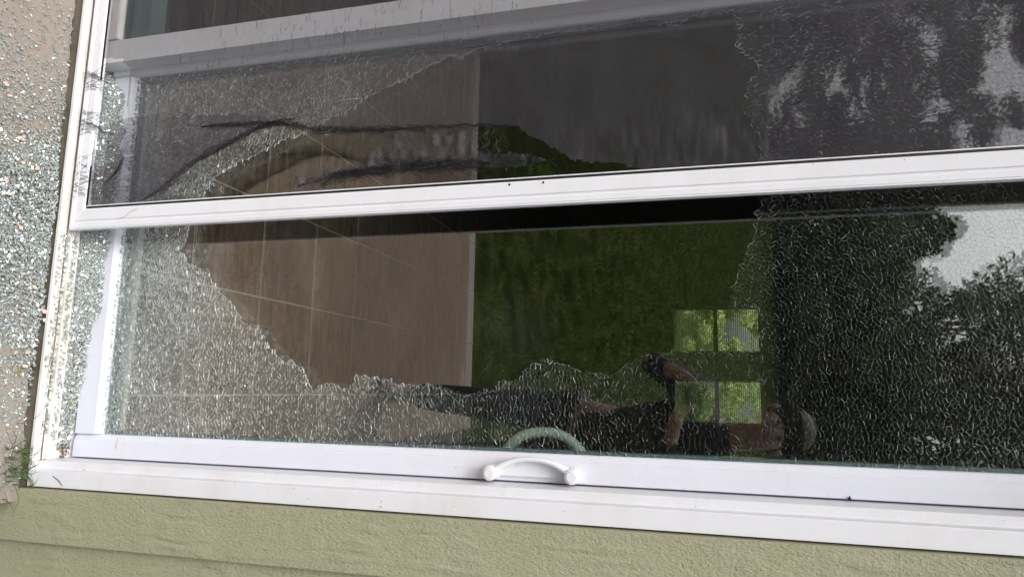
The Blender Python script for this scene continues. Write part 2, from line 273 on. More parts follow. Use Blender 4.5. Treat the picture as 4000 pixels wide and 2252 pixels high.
q = N('blind_slat'); d1 = q.n('BsdfDiffuse', Color=(0.62, 0.6, 0.55)); d2 = q.n('BsdfTranslucent', Color=(0.5, 0.5, 0.4)); M['slat'] = q.done(q.n('MixShader', i0=0.2, i1=d1.outputs[0], i2=d2.outputs[0]).outputs[0])
q = N('handle_inside_tinted'); M['handle_in'] = q.done(q.pr((0.50, 0.64, 0.58), 0.35))  # white handle with the glass's green tint put into its colour
# insect screen
q = N('screen_weave'); P = q.pos()
def wires(q, P, axis, pitch):
    sp = q.n('SeparateXYZ'); q.put(sp.inputs[0], P); f = q.math('FRACT', q.math('DIVIDE', sp.outputs[axis], pitch)); d = q.math('ABSOLUTE', q.math('SUBTRACT', f, 0.5))
    return q.math('LESS_THAN', d, 0.12)
cov = q.math('MAXIMUM', wires(q, P, 0, 0.0015), wires(q, P, 2, 0.0015))
df = q.n('BsdfDiffuse', Color=(0.075, 0.07, 0.085)); gl = q.n('BsdfGlossy', Roughness=0.45, Color=(0.11, 0.105, 0.125)); w1 = q.n('MixShader', i0=0.15, i1=df.outputs[0], i2=gl.outputs[0]); tr = q.n('BsdfTransparent')
M['screen'] = q.done(q.n('MixShader', i0=cov, i1=tr.outputs[0], i2=w1.outputs[0]).outputs[0])
q = N('screen_thread'); M['thread'] = q.done(q.pr((0.012, 0.011, 0.013), 0.6))
def plain(name, col, rough=0.7, bs=0.0):
    q = N(name); n = q.noise(60, 2, vec=q.pos()); c = q.mix(n, tuple(v * 0.8 for v in col), tuple(min(1, v * 1.15) for v in col)); return q.done(q.pr(c, rough, q.bump(n, bs, 0.002) if bs else None))
M['chip'] = plain('peach_chip', (0.66, 0.46, 0.37), 0.7); M['chipw'] = plain('cream_chip', (0.72, 0.66, 0.58), 0.7)
M['skin'] = plain('skin', (0.32, 0.19, 0.155), 0.55); M['shirt'] = plain('black_cloth', (0.012, 0.013, 0.018), 0.85, 0.3); M['trouser'] = plain('dark_trousers', (0.014, 0.015, 0.02), 0.85, 0.3)
M['shoe'] = plain('brown_leather', (0.06, 0.032, 0.02), 0.45); M['hair'] = plain('grey_hair', (0.055, 0.045, 0.038), 0.8, 0.5); M['phone'] = plain('phone_glass', (0.01, 0.01, 0.012), 0.15)
M['moss'] = plain('yellow_moss', (0.30, 0.27, 0.02), 0.9); M['straw'] = plain('dry_grass', (0.36, 0.33, 0.16), 0.8); M['twig'] = plain('twig', (0.10, 0.05, 0.025), 0.8); M['leafg'] = plain('green_grass', (0.07, 0.11, 0.035), 0.7)

# ------------------------------------------------------------------ ground, lawn, patio
def terrain(x, y):
    h = np.where(y < -3, -0.13 + np.clip((-3 - y) / 35, 0, 1) ** 1.25 * 5.6 + np.clip((-38 - y) / 60, 0, 2) * 3, -0.13)
    h = np.where(y > 12, -0.13 + np.clip((y - 12) / 25, 0, 3) * 1.2, h)
    return h + (vnoise(x, y, 2.3, 3) - 0.5) * np.where((y < -3.2) | (y > 9.5), 0.12, 0.0)
gx = np.concatenate([np.linspace(-150, -20, 12)[:-1], np.linspace(-20, 20, 60), np.linspace(20, 150, 12)[1:]]); gy = np.concatenate([np.linspace(-160, -30, 12)[:-1], np.linspace(-30, 30, 80), np.linspace(30, 160, 12)[1:]])
XX, YY = np.meshgrid(gx, gy); ZZ = terrain(XX, YY); nx = len(gx)
f = [(j * nx + i, j * nx + i + 1, (j + 1) * nx + i + 1, (j + 1) * nx + i) for j in range(len(gy) - 1) for i in range(nx - 1)]
keep = []
for a in f:
    cx = XX.ravel()[list(a)].mean(); cy = YY.ravel()[list(a)].mean()
    if -6.2 < cx < 3.4 and 0.3 < cy < 8.4: continue
    keep.append(a)
tag(mesh_obj('lawn', np.stack([XX.ravel(), YY.ravel(), ZZ.ravel()], 1), keep, M['turf'], smooth=True), kind='structure')
# patio slab with broken edge at the foundation
xs = np.linspace(-6.0, 0.262, 900); ev = -0.004 + (vnoise(xs, xs * 0, 0.012, 1) - 0.5) * 0.006 + (vnoise(xs, xs * 0, 0.09, 2) - 0.5) * 0.009
V = []; F = []
rows = [-2.72, -1.2, -0.3, -0.12, -0.05]
for x, e in zip(xs, ev):
    for y in rows: V.append((x, y, -0.07 + (random.random() - 0.5) * 0.0006))
    V.append((x, e - 0.004, -0.0705)); V.append((x, e, -0.074)); V.append((x, e + 0.001, -0.13))
k = 8
for i in range(len(xs) - 1):
    for j in range(k - 1): F.append((i * k + j, (i + 1) * k + j, (i + 1) * k + j + 1, i * k + j + 1))
n0 = len(V); V += [(xs[0], -2.72, -0.2), (xs[-1], -2.72, -0.2), (xs[-1], -2.72, -0.07), (xs[-1], 0.0, -0.07), (xs[-1], 0.0, -0.2), (xs[0], -2.72, -0.07)]
F += [(n0 + 5, n0, n0 + 1, n0 + 2), (n0 + 2, n0 + 1, n0 + 4, n0 + 3)]
patio = tag(mesh_obj('patio', V, F, M['concrete']), kind='structure')
pe = box('patio_edge', -6.0, 0.262, -2.86, -2.722, -0.2, -0.069, M['edge'], None, 0.01); tag(pe, kind='structure')
bx = box('soil_bed', 0.265, 3.6, -2.9, 0.012, -0.3, -0.118, M['soil']); tag(bx, kind='structure')

# grass blades on the lawn (one mass)
def blades(name, n, xr, yr, hh, wd, zf, mat, par=None, tilt=0.5):
    y = yr[0] + (yr[1] - yr[0]) * rng.random(n) ** 1.9; x = rng.uniform(0, 1, n) ; x = (-0.52 + 0.68 * x) * (1.6 - y); z = zf(x, y); a = rng.uniform(0, 2 * np.pi, n); h = hh * rng.uniform(0.5, 1.3, n) * (1 + np.abs(y + 2.8) / 30); ww = wd * rng.uniform(0.6, 1.3, n) * (1 + np.abs(y - yr[0]) / 4)
    ta = rng.uniform(0, 2 * np.pi, n); tl = h * rng.uniform(0.2, 1.0, n) * tilt * 1.6
    V = np.zeros((n, 3, 3)); V[:, 0] = np.stack([x - np.cos(a) * ww, y - np.sin(a) * ww, z - 0.01], 1); V[:, 1] = np.stack([x + np.cos(a) * ww, y + np.sin(a) * ww, z - 0.01], 1); V[:, 2] = np.stack([x + np.cos(ta) * tl, y + np.sin(ta) * tl, z + h], 1)
    return fast_mesh(name, V.reshape(-1, 3), np.arange(3 * n), np.arange(n) * 3, np.full(n, 3), mat, par)
g = blades('grass', 170000, (-9.0, 3.5), (-2.86, -38.0), 0.045, 0.0045, lambda x, y: terrain(x, y), M['blade']); tag(g, 'short green lawn grass beyond the patio edge, seen only mirrored in the glass', 'grass', kind='stuff')

# foundation strip below the sill
xs = np.linspace(-3.2, 0.235, 500); V = []; F = []
for x in xs:
    a = (vnoise(x, 0, 0.02, 5) - 0.5) * 0.004
    V += [(x, -0.0035 + a * 0.5, -0.128), (x, 0.004 + a * 0.3, -0.084 + a), (x, 0.010, -0.062 + a), (x, 0.03, -0.055)]
for i in range(len(xs) - 1):
    for j in range(3): F.append((i * 4 + j, (i + 1) * 4 + j, (i + 1) * 4 + j + 1, i * 4 + j + 1))
tag(mesh_obj('foundation_strip', V, F, M['mortar']), kind='structure')

# ------------------------------------------------------------------ house shell
wall = empty('house_wall', (0.4, 0.0, -0.13), 'sage green exterior wall with embossed wood grain boards beside the white door frame', 'wall')
TOPZ = 2.9
def vgrid_board(name, x0, x1, y, yb, z0, z1, mat):
    return box(name, x0, x1, y, yb, z0, z1, mat, wall, 0.0018)
vgrid_board('trim_board', 0.2335, 0.3445, -0.010, 0.028, -0.16, TOPZ, M['siding_a'])['label'] = 'vertical sage trim board next to the white frame, coarse wood grain'
vgrid_board('siding_panel', 0.3450, 3.4, 0.006, 0.028, -0.16, TOPZ, M['siding_b'])
box('wall_core', 0.236, 3.4, 0.029, 0.19, -0.16, TOPZ, M['wall_in'], wall)
box('wall_core', -3.20, 0.2355, 0.029, 0.19, 2.13, TOPZ, M['wall_in'], wall)
box('wall_core', -6.2, -3.205, 0.029, 0.19, -0.16, TOPZ, M['wall_in'], wall)
box('trim_board', -3.205, 0.2325, -0.010, 0.028, 2.117, 2.22, M['siding_a'], wall, 0.002)
box('siding_panel', -6.2, 0.2325, 0.006, 0.028, 2.221, TOPZ, M['siding_b'], wall)
box('siding_panel', -6.2, -3.21, 0.006, 0.028, -0.16, 2.22, M['siding_b'], wall)
ev_ = box('roof_eave', -6.6, 3.8, -0.45, 9.0, TOPZ + 0.002, TOPZ + 0.16, M['vinyl']); tag(ev_, 'shallow white roof overhang above the patio door, outside the frame', 'roof')
# room
box_f = box('floor', -6.0, 3.2, 0.19, 8.0, -0.12, -0.004, M['grout']); tag(box_f, kind='structure')
for nm, a in (('wall_left', (-6.2, -6.0, 0.191, 8.0)), ('wall_right', (3.2, 3.4, 0.191, 8.0))):
    tag(box(nm, a[0], a[1], a[2], a[3], -0.13, TOPZ, M['wall_in']), kind='structure')
tag(box('ceiling', -6.0, 3.2, 0.191, 8.0, 2.45, 2.6, M['wall_in']), kind='structure')
WINX = [(-1.105, -0.512), (-0.172, 0.397), (0.757, 1.33)]; WZ0, WZ1 = 1.04, 2.157; WY = 8.0
pieces = [(-6.2, 3.4, -0.13, WZ0), (-6.2, 3.4, WZ1, TOPZ)]
ex = [-6.2] + [v for ab in WINX for v in ab] + [3.4]
back = []
V = []; F = []
def addb(V, F, x0, x1, y0, y1, z0, z1):
    n = len(V); V += [(x, y, z) for x in (x0, x1) for y in (y0, y1) for z in (z0, z1)]
    F += [tuple(n + i for i in t) for t in [(0, 1, 3, 2), (4, 6, 7, 5), (0, 4, 5, 1), (2, 3, 7, 6), (0, 2, 6, 4), (1, 5, 7, 3)]]
addb(V, F, -6.2, 3.4, 8.001, 8.18, -0.13, WZ0); addb(V, F, -6.2, 3.4, 8.001, 8.18, WZ1, TOPZ)
for i in range(0, 8, 2): addb(V, F, ex[i], ex[i + 1], 8.001, 8.18, WZ0 + 0.0005, WZ1 - 0.0005)
tag(mesh_obj('wall_back', V, F, M['wall_in']), kind='structure')
# tiles
T = 0.3165; t_src = None
x_0 = -0.283; y_0 = 0.384
floor = box_f; cnt = 0
tiles = []
for i in range(-12, 10):
    for j in range(-1, 23):
        cx = x_0 + (i + 0.5) * T; cy = y_0 + (j + 0.5) * T
        if cx < -3.6 or cx > 1.9 or cy > 6.5: continue
        tiles.append((cy + 0.3 * abs(cx + 0.3), cx, cy))
tiles.sort()
gw = 0.0035; hx = T / 2 - gw
tm = None
big_V = []; big_F = []
for n, (_, cx, cy) in enumerate(tiles):
    y0 = max(cy - hx, 0.20); y1 = cy + hx
    if n < 300:
        if y0 > cy - hx + 1e-6 or tm is None:
            bmx = bmesh.new(); bmesh.ops.create_cube(bmx, size=1.0); bmesh.ops.scale(bmx, vec=(2 * hx, y1 - y0, 0.006), verts=bmx.verts)
            bmesh.ops.bevel(bmx, geom=[e for e in bmx.edges if e.verts[0].co.z > 0 and e.verts[1].co.z > 0], offset=0.0015, segments=1, affect='EDGES')
            me = bpy.data.meshes.new('tile'); bmx.to_mesh(me); bmx.free(); me.materials.append(M['tile'])
            if abs((y1 - y0) - 2 * hx) < 1e-5: tm = me
        else: me = tm
        o = bpy.data.objects.new('tile', me); COL.objects.link(o); o.location = (cx, (y0 + y1) / 2, -0.003 + random.uniform(-0.0006, 0.0006)); o.parent = floor
    else: addb(big_V, big_F, cx - hx, cx + hx, y0, y1, -0.0038, -0.0003)
if big_V:
    o = mesh_obj('far_tiles', big_V, big_F, M['tile']); o.parent = floor; o['kind'] = 'stuff'

# windows across the room, each with a mini blind
for k, (a, b) in enumerate(WINX):
    wd = empty('window', ((a + b) / 2, 8.05, WZ0), ['far double hung window on the left, clear of cracks, seen through the hole in the glass', 'far double hung window in the middle, seen behind cracked glass', 'far double hung window on the right, only its edge showing beside the white stile'][k], 'window', 'windows across the room')
    fr = 0.028
    V = []; F = []
    addb(V, F, a + .0005, a + fr, 8.04, 8.11, WZ0 + .001, WZ1 - .001); addb(V, F, b - fr, b - .0005, 8.04, 8.11, WZ0 + .001, WZ1 - .001); addb(V, F, a + fr, b - fr, 8.045, 8.105, WZ0 + .001, WZ0 + fr); addb(V, F, a + fr, b - fr, 8.045, 8.105, WZ1 - fr, WZ1 - .001)
    setp(mesh_obj('window_frame', V, F, M['trim_in']), wd)
    setp(box('meeting_rail', a + fr, b - fr, 8.05, 8.10, 1.575, 1.625, M['trim_in']), wd)
    setp(box('pane', a + fr, b - fr, 8.085, 8.089, WZ0 + fr, 1.575, M['pane_far']), wd); setp(box('pane', a + fr, b - fr, 8.065, 8.069, 1.625, WZ1 - fr, M['pane_far']), wd)
    V = []; F = []
    addb(V, F, a - .06, b + .06, 7.975, 8.0, WZ1 + .001, WZ1 + .07); addb(V, F, a - .06, b + .06, 7.975, 8.0, WZ0 - .07, WZ0 - .001); addb(V, F, a - .06, a - .001, 7.975, 8.0, WZ0, WZ1); addb(V, F, b + .001, b + .06, 7.975, 8.0, WZ0, WZ1)
    setp(mesh_obj('window_casing', V, F, M['trim_in']), wd)
    bl = empty('window_blind', ((a + b) / 2, 8.02, WZ1), ['open mini blind with thin slats in the left far window', 'open mini blind with thin slats in the middle far window', 'open mini blind with thin slats in the right far window'][k], 'blind', 'mini blinds in the far windows')
    box('head_rail', a + .004, b - .004, 8.005, 8.035, WZ1 - .035, WZ1 - .003, M['slat'], bl)
    sm = None; z = WZ1 - .05
    while z > WZ0 + 0.01:
        if sm is None:
            V = [(-(b - a) / 2 + .006, -0.0115, 0.0014), ((b - a) / 2 - .006, -0.0115, 0.0014), ((b - a) / 2 - .006, 0, 0.003), (-(b - a) / 2 + .006, 0, 0.003), ((b - a) / 2 - .006, 0.0115, -0.0014), (-(b - a) / 2 + .006, 0.0115, -0.0014)]
            V += [(x, y, zz - 0.0006) for x, y, zz in V]
            sm = bpy.data.meshes.new('slat'); sm.from_pydata(V, [], [(0, 1, 2, 3), (3, 2, 4, 5), (6, 9, 8, 7), (9, 11, 10, 8), (0, 6, 7, 1), (5, 4, 10, 11)]); sm.materials.append(M['slat'])
        o = bpy.data.objects.new('slat', sm); COL.objects.link(o); o.parent = bl; o.location = (0, 0.0, z - WZ1); o.rotation_euler = (R(-6 + random.uniform(-3, 3)), 0, 0)
        z -= 0.0235

# ------------------------------------------------------------------ door frame (fixed)
DX0, DX1 = -3.20, 0.2315
frame = empty('door_frame', (0.2, 0.05, -0.06), 'white vinyl patio door frame with ridged jamb and dirty sill holding the fixed left panel', 'door frame')
jp = [(0.2300, 0.0), (0.2300, 0.12), (0.1835, 0.12), (0.1775, 0.118), (0.1775, 0.062), (0.1775, 0.0285), (0.1790, 0.0265), (0.1930, 0.0265), (0.1950, 0.0245), (0.1950, 0.0015), (0.1965, 0.0)]
o = extrude('jamb', jp, 'z', -0.0535, 2.11, M['vinyl'], frame, 0.0009)
bv = 0.0008
sp = [(0.0, -0.056), (0.0, -0.0485), (0.0015, -0.047), (0.0125, -0.0465), (0.0140, -0.048), (0.0142, -0.0605), (0.0400, -0.0605), (0.0405, -0.0535), (0.0575, -0.0530), (0.0585, -0.0505), (0.0600, -0.0505), (0.0610, -0.0560), (0.0780, -0.0520), (0.1200, -0.0480), (0.1995, -0.0470), (0.1995, -0.090), (0.04, -0.090), (0.03, -0.056)]
extrude('sill', sp, 'x', DX0, 0.1773, M['vinyl_dirty'], frame, 0.0007)
box('sill_end', 0.1775, 0.1964, 0.0004, 0.0258, -0.0558, -0.0478, M['vinyl_dirty'], frame, 0.0006)
box('weather_strip', DX0, 0.176, 0.0148, 0.0170, -0.0600, -0.0520, M['gasket_shade'], frame)
box('threshold', DX0, 0.2315, 0.148, 0.1994, -0.0468, 0.004, M['vinyl'], frame, 0.003)
box('head_jamb', DX0, 0.1960, 0.0, 0.12, 2.075, 2.11, M['vinyl'], frame, 0.001)
box('caulk_gap', 0.2301, 0.2334, 0.012, 0.025, -0.10, 2.1, M['gap'], frame)
box('left_jamb', DX0 - 0.03, DX0 - 0.0005, 0.0, 0.12, -0.0535, 2.11, M['vinyl'], frame, 0.001)
# fixed panel
FX1 = -0.7735; FXG = -0.836
extrude('fixed_stile', [(FX1, 0.045), (FX1, 0.0895), (FXG, 0.0895), (FXG, 0.054), (FXG + 0.004, 0.0465), (FXG + 0.006, 0.045)], 'z', -0.047, 2.07, M['vinyl'], frame, 0.001)
extrude('fixed_rail', [(0.045, -0.047), (0.045, 0.008), (0.047, 0.012), (0.0555, 0.0165), (0.0895, 0.0165), (0.0895, -0.047)], 'x', DX0, FXG - 0.0005, M['vinyl_dirty'], frame, 0.001)
box('fixed_rail', DX0, FXG, 0.045, 0.0895, 2.01, 2.07, M['vinyl'], frame, 0.001)
box('fixed_pane', DX0, FXG, 0.056, 0.060, 0.0165, 2.01, M['pane_fixed'], frame)['label'] = 'unbroken outer pane of the fixed panel'
box('fixed_pane', DX0, FXG, 0.074, 0.078, 0.0165, 2.01, M['pane_fixed'], frame)
q = N('spacer_bar'); M['spacer'] = q.done(q.pr((0.10, 0.15, 0.15), 0.4))
box('spacer_bar', DX0, FXG, 0.0605, 0.0735, 0.0166, 0.024, M['spacer'], frame)

# ------------------------------------------------------------------ sliding door
SX0, SX1 = -0.815, 0.1743; GX0, GX1 = -0.757, 0.1212; SY = 0.090; SZ0, SZ1 = -0.036, 2.06; GZ0, GZ1 = 0.036, 2.0
door = empty('sliding_door', ((SX0 + SX1) / 2, 0.11, SZ0), 'white sliding patio door whose outer glass is shattered around a big ragged hole', 'door')
extrude('stile', [(SX1, SY + .0015), (SX1, SY + 0.05), (GX1, SY + 0.05), (GX1, SY + 0.0125), (GX1 + 0.0015, SY + 0.0085), (GX1 + 0.0125, SY + 0.0020), (GX1 + 0.0135, SY + 0.0028), (GX1 + 0.0145, SY + 0.0012), (GX1 + 0.030, SY), (SX1 - .0015, SY)], 'z', SZ0, SZ1, M['vinyl_cool'], door, 0.0006)
extrude('stile', [(SX0, SY + .0015), (SX0 + .002, SY), (GX0 - 0.0065, SY), (GX0 - 0.001, SY + 0.0085), (GX0, SY + 0.0125), (GX0, SY + 0.05), (SX0, SY + 0.05)], 'z', SZ0, SZ1, M['vinyl'], door, 0.0006)
extrude('rail', [(SY + 0.0015, SZ0), (SY, SZ0 + .0015), (SY, GZ0 - 0.0145), (SY + 0.0012, GZ0 - 0.0125), (SY + 0.0085, GZ0 - 0.0025), (SY + 0.0125, GZ0), (SY + 0.05, GZ0), (SY + 0.05, SZ0)], 'x', GX0 + .0003, GX1 - .0003, M['vinyl_cool'], door, 0.0006)
box('rail', GX0 + .0003, GX1 - .0003, SY, SY + 0.05, GZ1, SZ1, M['vinyl'], door, 0.001)
box('inner_pane', GX0 - .008, GX1 + .008, 0.1235, 0.1275, GZ0 - .008, GZ1 + .008, M['pane_in'], door)['label'] = 'unbroken inner pane behind the shattered one'
V = []; F = []
addb(V, F, GX0 - .006, GX0 + .006, 0.1075, 0.1234, GZ0 - .006, GZ1); addb(V, F, GX1 - .006, GX1 + .006, 0.1075, 0.1234, GZ0 - .006, GZ1); addb(V, F, GX0 + .0061, GX1 - .0061, 0.1075, 0.1234, GZ0 - .006, GZ0 + .006)
setp(mesh_obj('spacer_bar', V, F, M['spacer']), door)
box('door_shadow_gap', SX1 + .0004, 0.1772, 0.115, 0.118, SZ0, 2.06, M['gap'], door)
# outside handle
def arc(p0, p1, apex, n=22, k=2.3):
    out = []
    for i in range(n + 1):
        t = -1 + 2 * i / n; f = 1 - abs(t) ** k
        z = p0[1] + (p1[1] - p0[1]) * (t + 1) / 2; x = p0[0] + (p1[0] - p0[0]) * (t + 1) / 2
        out.append((x + (apex - x) * f, z, f))
    return out
hz0, hz1, hx0, hx1 = 0.991, 1.1495, 0.1585, 0.1580
A = arc((hx0, hz0), (hx1, hz1), 0.1305)
hd = tube('handle', [(x, 0.0735 - 0.002 * f, z) for x, z, f in A], [0.0088 - 0.0038 * f for x, z, f in A], M['alu_white'], door, 14, 1.35)
V = [(x + 0.002, 0.0835, z) for x, z, f in A] + [(x + 0.002, SY + 0.0005, z) for x, z, f in A]; n = len(A)
V += [(hx0 + .006, 0.0835, hz0), (hx1 + .006, 0.0835, hz1), (hx0 + .006, SY + .0005, hz0), (hx1 + .006, SY + .0005, hz1)]
F = [tuple(range(n)) + (2 * n + 1, 2 * n), ] + [(i, i + n, i + n + 1, i + 1) for i in range(n - 1)] + [(2 * n, 2 * n + 1, 2 * n + 3, 2 * n + 2)]
setp(mesh_obj('handle_plate', V, F, M['alu_white']), door)
for zz, xx in ((hz0, hx0), (hz1, hx1)):
    for nm, r_, y0, y1 in (('handle_mount', 0.0140, SY - 0.0310, SY + .0006), ('screw_cap', 0.0102, SY - 0.0335, SY - 0.0309)):
        bm = bmesh.new(); bmesh.ops.create_cone(bm, cap_ends=True, segments=36, radius1=r_ * (1.08 if nm == 'handle_mount' else 1), radius2=r_, depth=y1 - y0)
        bmesh.ops.rotate(bm, verts=bm.verts, cent=(0, 0, 0), matrix=Matrix.Rotation(R(90), 3, 'X')); bmesh.ops.translate(bm, verts=bm.verts, vec=(xx, (y0 + y1) / 2, zz))
        me = bpy.data.meshes.new(nm); bm.to_mesh(me); bm.free(); me.materials.append(M['alu_white']); o = bpy.data.objects.new(nm, me); COL.objects.link(o); setp(o, door); bevel(o, 0.0016, 3, 50)
# inside handle, seen through the glass
A = arc((0.128, 0.986), (0.128, 1.150), 0.0865, 26, 2.6)
tube('inside_handle', [(x, 0.188, z) for x, z, f in A], 0.0105, M['handle_in'], door, 14)['label'] = 'inside pull handle, glass tint painted in pale green, behind the cracked glass'
box('inside_handle_plate', 0.128, 0.165, 0.1405, 0.150, 0.95, 1.19, M['handle_in'], door, 0.003)
for zz in (0.986, 1.150): tube('inside_handle_post', [(0.132, 0.1501, zz), (0.131, 0.190, zz)], 0.0095, M['handle_in'], door, 12, up=Vector((0, 0, 1)))

# ---- the shattered outer pane: Voronoi cells laid in rings round the point of impact
PX, PZ = -0.03, 1.94
pts = []
r = 0.02
while r < 2.15:
    dr = 0.0058 + 0.0012 * math.sin(r * 9); dtg = 0.0088 if r > 0.5 else 0.0075
    if r < 0.9: dr = 0.0074
    n = max(6, int(2 * math.pi * r / dtg)); off = random.random() * 6.28
    ja = 0.5 if r < 0.9 else 0.36; th = off + (np.arange(n) + rng.uniform(-ja, ja, n)) * 2 * np.pi / n; rr = r + rng.uniform(-ja, ja, n) * dr
    x = PX + np.cos(th) * rr; z = PZ + np.sin(th) * rr
    m = (x > GX0 - 0.02) & (x < GX1 + 0.02) & (z > GZ0 - 0.02) & (z < GZ1 + 0.02)
    pts.append(np.stack([x[m], z[m]], 1)); r += dr
pts = np.concatenate(pts)
# drop points well inside the hole, keep a margin
hole = np.array(HOLE); hc = hole.mean(0); shr = [tuple(hc + (p - hc) * 0.93) for p in hole]
pts = pts[~inside(shr, pts[:, 0], pts[:, 1])]
co, ed, fa, *_ = geometry.delaunay_2d_cdt([Vector(p) for p in pts], [], [], 0, 1e-7)
P2 = np.array([tuple(v) for v in co]); fa = [tuple(t) for t in fa if len(t) == 3]
TR = np.array(fa); A_, B_, C_ = P2[TR[:, 0]], P2[TR[:, 1]], P2[TR[:, 2]]
D = 2 * (A_[:, 0] * (B_[:, 1] - C_[:, 1]) + B_[:, 0] * (C_[:, 1] - A_[:, 1]) + C_[:, 0] * (A_[:, 1] - B_[:, 1])); D[np.abs(D) < 1e-12] = 1e-12
a2, b2, c2 = (A_ ** 2).sum(1), (B_ ** 2).sum(1), (C_ ** 2).sum(1)
CC = np.stack([(a2 * (B_[:, 1] - C_[:, 1]) + b2 * (C_[:, 1] - A_[:, 1]) + c2 * (A_[:, 1] - B_[:, 1])) / D, (a2 * (C_[:, 0] - B_[:, 0]) + b2 * (A_[:, 0] - C_[:, 0]) + c2 * (B_[:, 0] - A_[:, 0])) / D], 1)
vt = {}
for ti, t in enumerate(fa):
    for v in t: vt.setdefault(v, []).append(ti)
ins = inside(HOLE, P2[:, 0], P2[:, 1])
okp = (~ins) & (P2[:, 0] > GX0 - 0.004) & (P2[:, 0] < GX1 + 0.004) & (P2[:, 1] > GZ0 - 0.004) & (P2[:, 1] < GZ1 + 0.002)
cells = []
for v in np.nonzero(okp)[0]:
    ts = vt.get(int(v))
    if not ts or len(ts) < 3: continue
    p = P2[v]; q_ = CC[ts]
    dd = np.hypot(*(q_ - p).T)
    if dd.max() > 0.016:
        q_ = p + (q_ - p) * np.minimum(1, 0.009 / np.maximum(dd, 1e-6))[:, None]
    an = np.arctan2(q_[:, 1] - p[1], q_[:, 0] - p[0]); q_ = q_[np.argsort(an)]
    cells.append((p, q_))
Y0 = 0.1015; TH = 0.0034
frag_list = []
def tiltfield(x, z):
    # the loose pane bellies out a little round the hole
    return (-(vnoise(x, z, 0.33, 11) - 0.5) * 0.014 + (vnoise(x, z, 0.07, 12) - 0.5) * 0.0012, 0.002 + (vnoise(x, z, 0.4, 13) - 0.5) * 0.016 + (vnoise(x, z, 0.07, 14) - 0.5) * 0.0012)
def dist_cam(p): return math.dist((p[0], 0.1, p[1]), CAM)
vis = [i for i, (p, q_) in enumerate(cells) if p[1] < 1.9]
area = []
for i in vis:
    p, q_ = cells[i]; x, z = q_[:, 0], q_[:, 1]; area.append(abs(np.dot(x, np.roll(z, 1)) - np.dot(z, np.roll(x, 1))) / 2 / dist_cam(p) ** 2)
bigset = set(np.array(vis)[np.argsort(area)[::-1][:300]].tolist())
V, L, ST, TO, MI, BR = [], [], [], [], [], []
HA = np.array(HOLE); HB = np.roll(HA, -1, 0); HD = HB - HA; HL = (HD ** 2).sum(1) + 1e-12
def hole_near(p):
    t = np.clip(((p - HA) * HD).sum(1) / HL, 0, 1)[:, None]; return (((HA + HD * t - p) ** 2).sum(1)).min() < 0.010 ** 2
def cellgeo(p, q_, rel):
    global V
    g = 0.00012; c = q_.mean(0); d = q_ - c; ln = np.hypot(*d.T)[:, None]; qq = c + d * np.maximum(0.2, (ln - g) / ln)
    tx, tz = tiltfield(p[0], p[1]); tx += random.gauss(0, 0.0014); tz += random.gauss(0, 0.0014)
    y = Y0 + (qq[:, 0] - c[0]) * tx + (qq[:, 1] - c[1]) * tz + (vnoise(p[0], p[1], 0.3, 9) - 0.5) * 0.002
    if rel: qq = qq - c
    n = len(qq); off = qq * 0 + np.array([random.gauss(0, 0.0003), random.gauss(0, 0.0003)])
    vv = [(qq[i, 0], y[i], qq[i, 1]) for i in range(n)] + [(qq[i, 0] + off[i, 0], y[i] + TH, qq[i, 1] + off[i, 1]) for i in range(n)]
    ff = [tuple(range(n))[::-1], tuple(range(n, 2 * n))] + [(i, (i + 1) % n, n + (i + 1) % n, n + i) for i in range(n)]
    mi = [0, 0] + [1] * n
    rim_t = []; rx, rz = p[0] - PX, p[1] - PZ; rl = math.hypot(rx, rz) + 1e-6; br = [0, 0]
    reg = vnoise(p[0], p[1], 0.12, 21); near = 1.0
    for i in range(n):
        e = q_[(i + 1) % n] - q_[i]; l = math.hypot(*e) + 1e-9; tang = abs(e[0] * -rz + e[1] * rx) / (l * rl)
        pr_ = (0.07 + 0.40 * tang ** 3) * (0.35 + 1.2 * reg) * float(np.interp(rl, [0.3, 0.8, 1.1, 1.6], [0.32, 0.46, 0.88, 1.05])) + 0.45 * math.exp(-((p[0] + 0.27) / 0.11) ** 2 - ((p[1] - 0.155) / 0.05) ** 2)  # walls along the rings painted whiter, as if catching light
        b = random.uniform(0.2, 0.78) if random.random() < pr_ * 1.15 else 0.035 + random.random() ** 2 * 0.19
        md = (q_[(i + 1) % n] + q_[i]) / 2; ow = md - p; ow = md + ow / (math.hypot(*ow) + 1e-9) * 0.0045; rim_t.append((len(br), ow))
        br.append(min(1, b))
    if hole_near(p):
        ins_ = inside(HOLE, [t[1][0] for t in rim_t], [t[1][1] for t in rim_t])
        for (k_, _), f in zip(rim_t, ins_):
            if f: br[k_] = random.uniform(0.7, 1.0)
    return vv, ff, mi, br, c
for i, (p, q_) in enumerate(cells):
    if i in bigset:
        vv, ff, mi, br, c = cellgeo(p, q_, True)
        o = mesh_obj('glass_fragment', vv, ff, [M['shard_face'], M['crack']], None, mi); frag_list.append(o); o.location = (c[0], 0, c[1])
        at = o.data.attributes.new('bright', 'FLOAT', 'FACE'); at.data.foreach_set('value', br)
    else:
        vv, ff, mi, br, c = cellgeo(p, q_, False); b0 = len(V); V += vv
        for f_ in ff: ST.append(len(L)); TO.append(len(f_)); L += [b0 + k for k in f_]
        MI += mi; BR += br
o = fast_mesh('shattered_pane', V, L, ST, TO, [M['shard_face'], M['crack']], None, MI); o['kind'] = 'stuff'; o['label'] = 'shattered outer pane of tempered glass, still standing round a ragged hole'; setp(o, door)
for f_ in frag_list: f_.parent = o
at = o.data.attributes.new('bright', 'FLOAT', 'FACE'); at.data.foreach_set('value', BR)
print('cells', len(cells), 'verts', len(V))

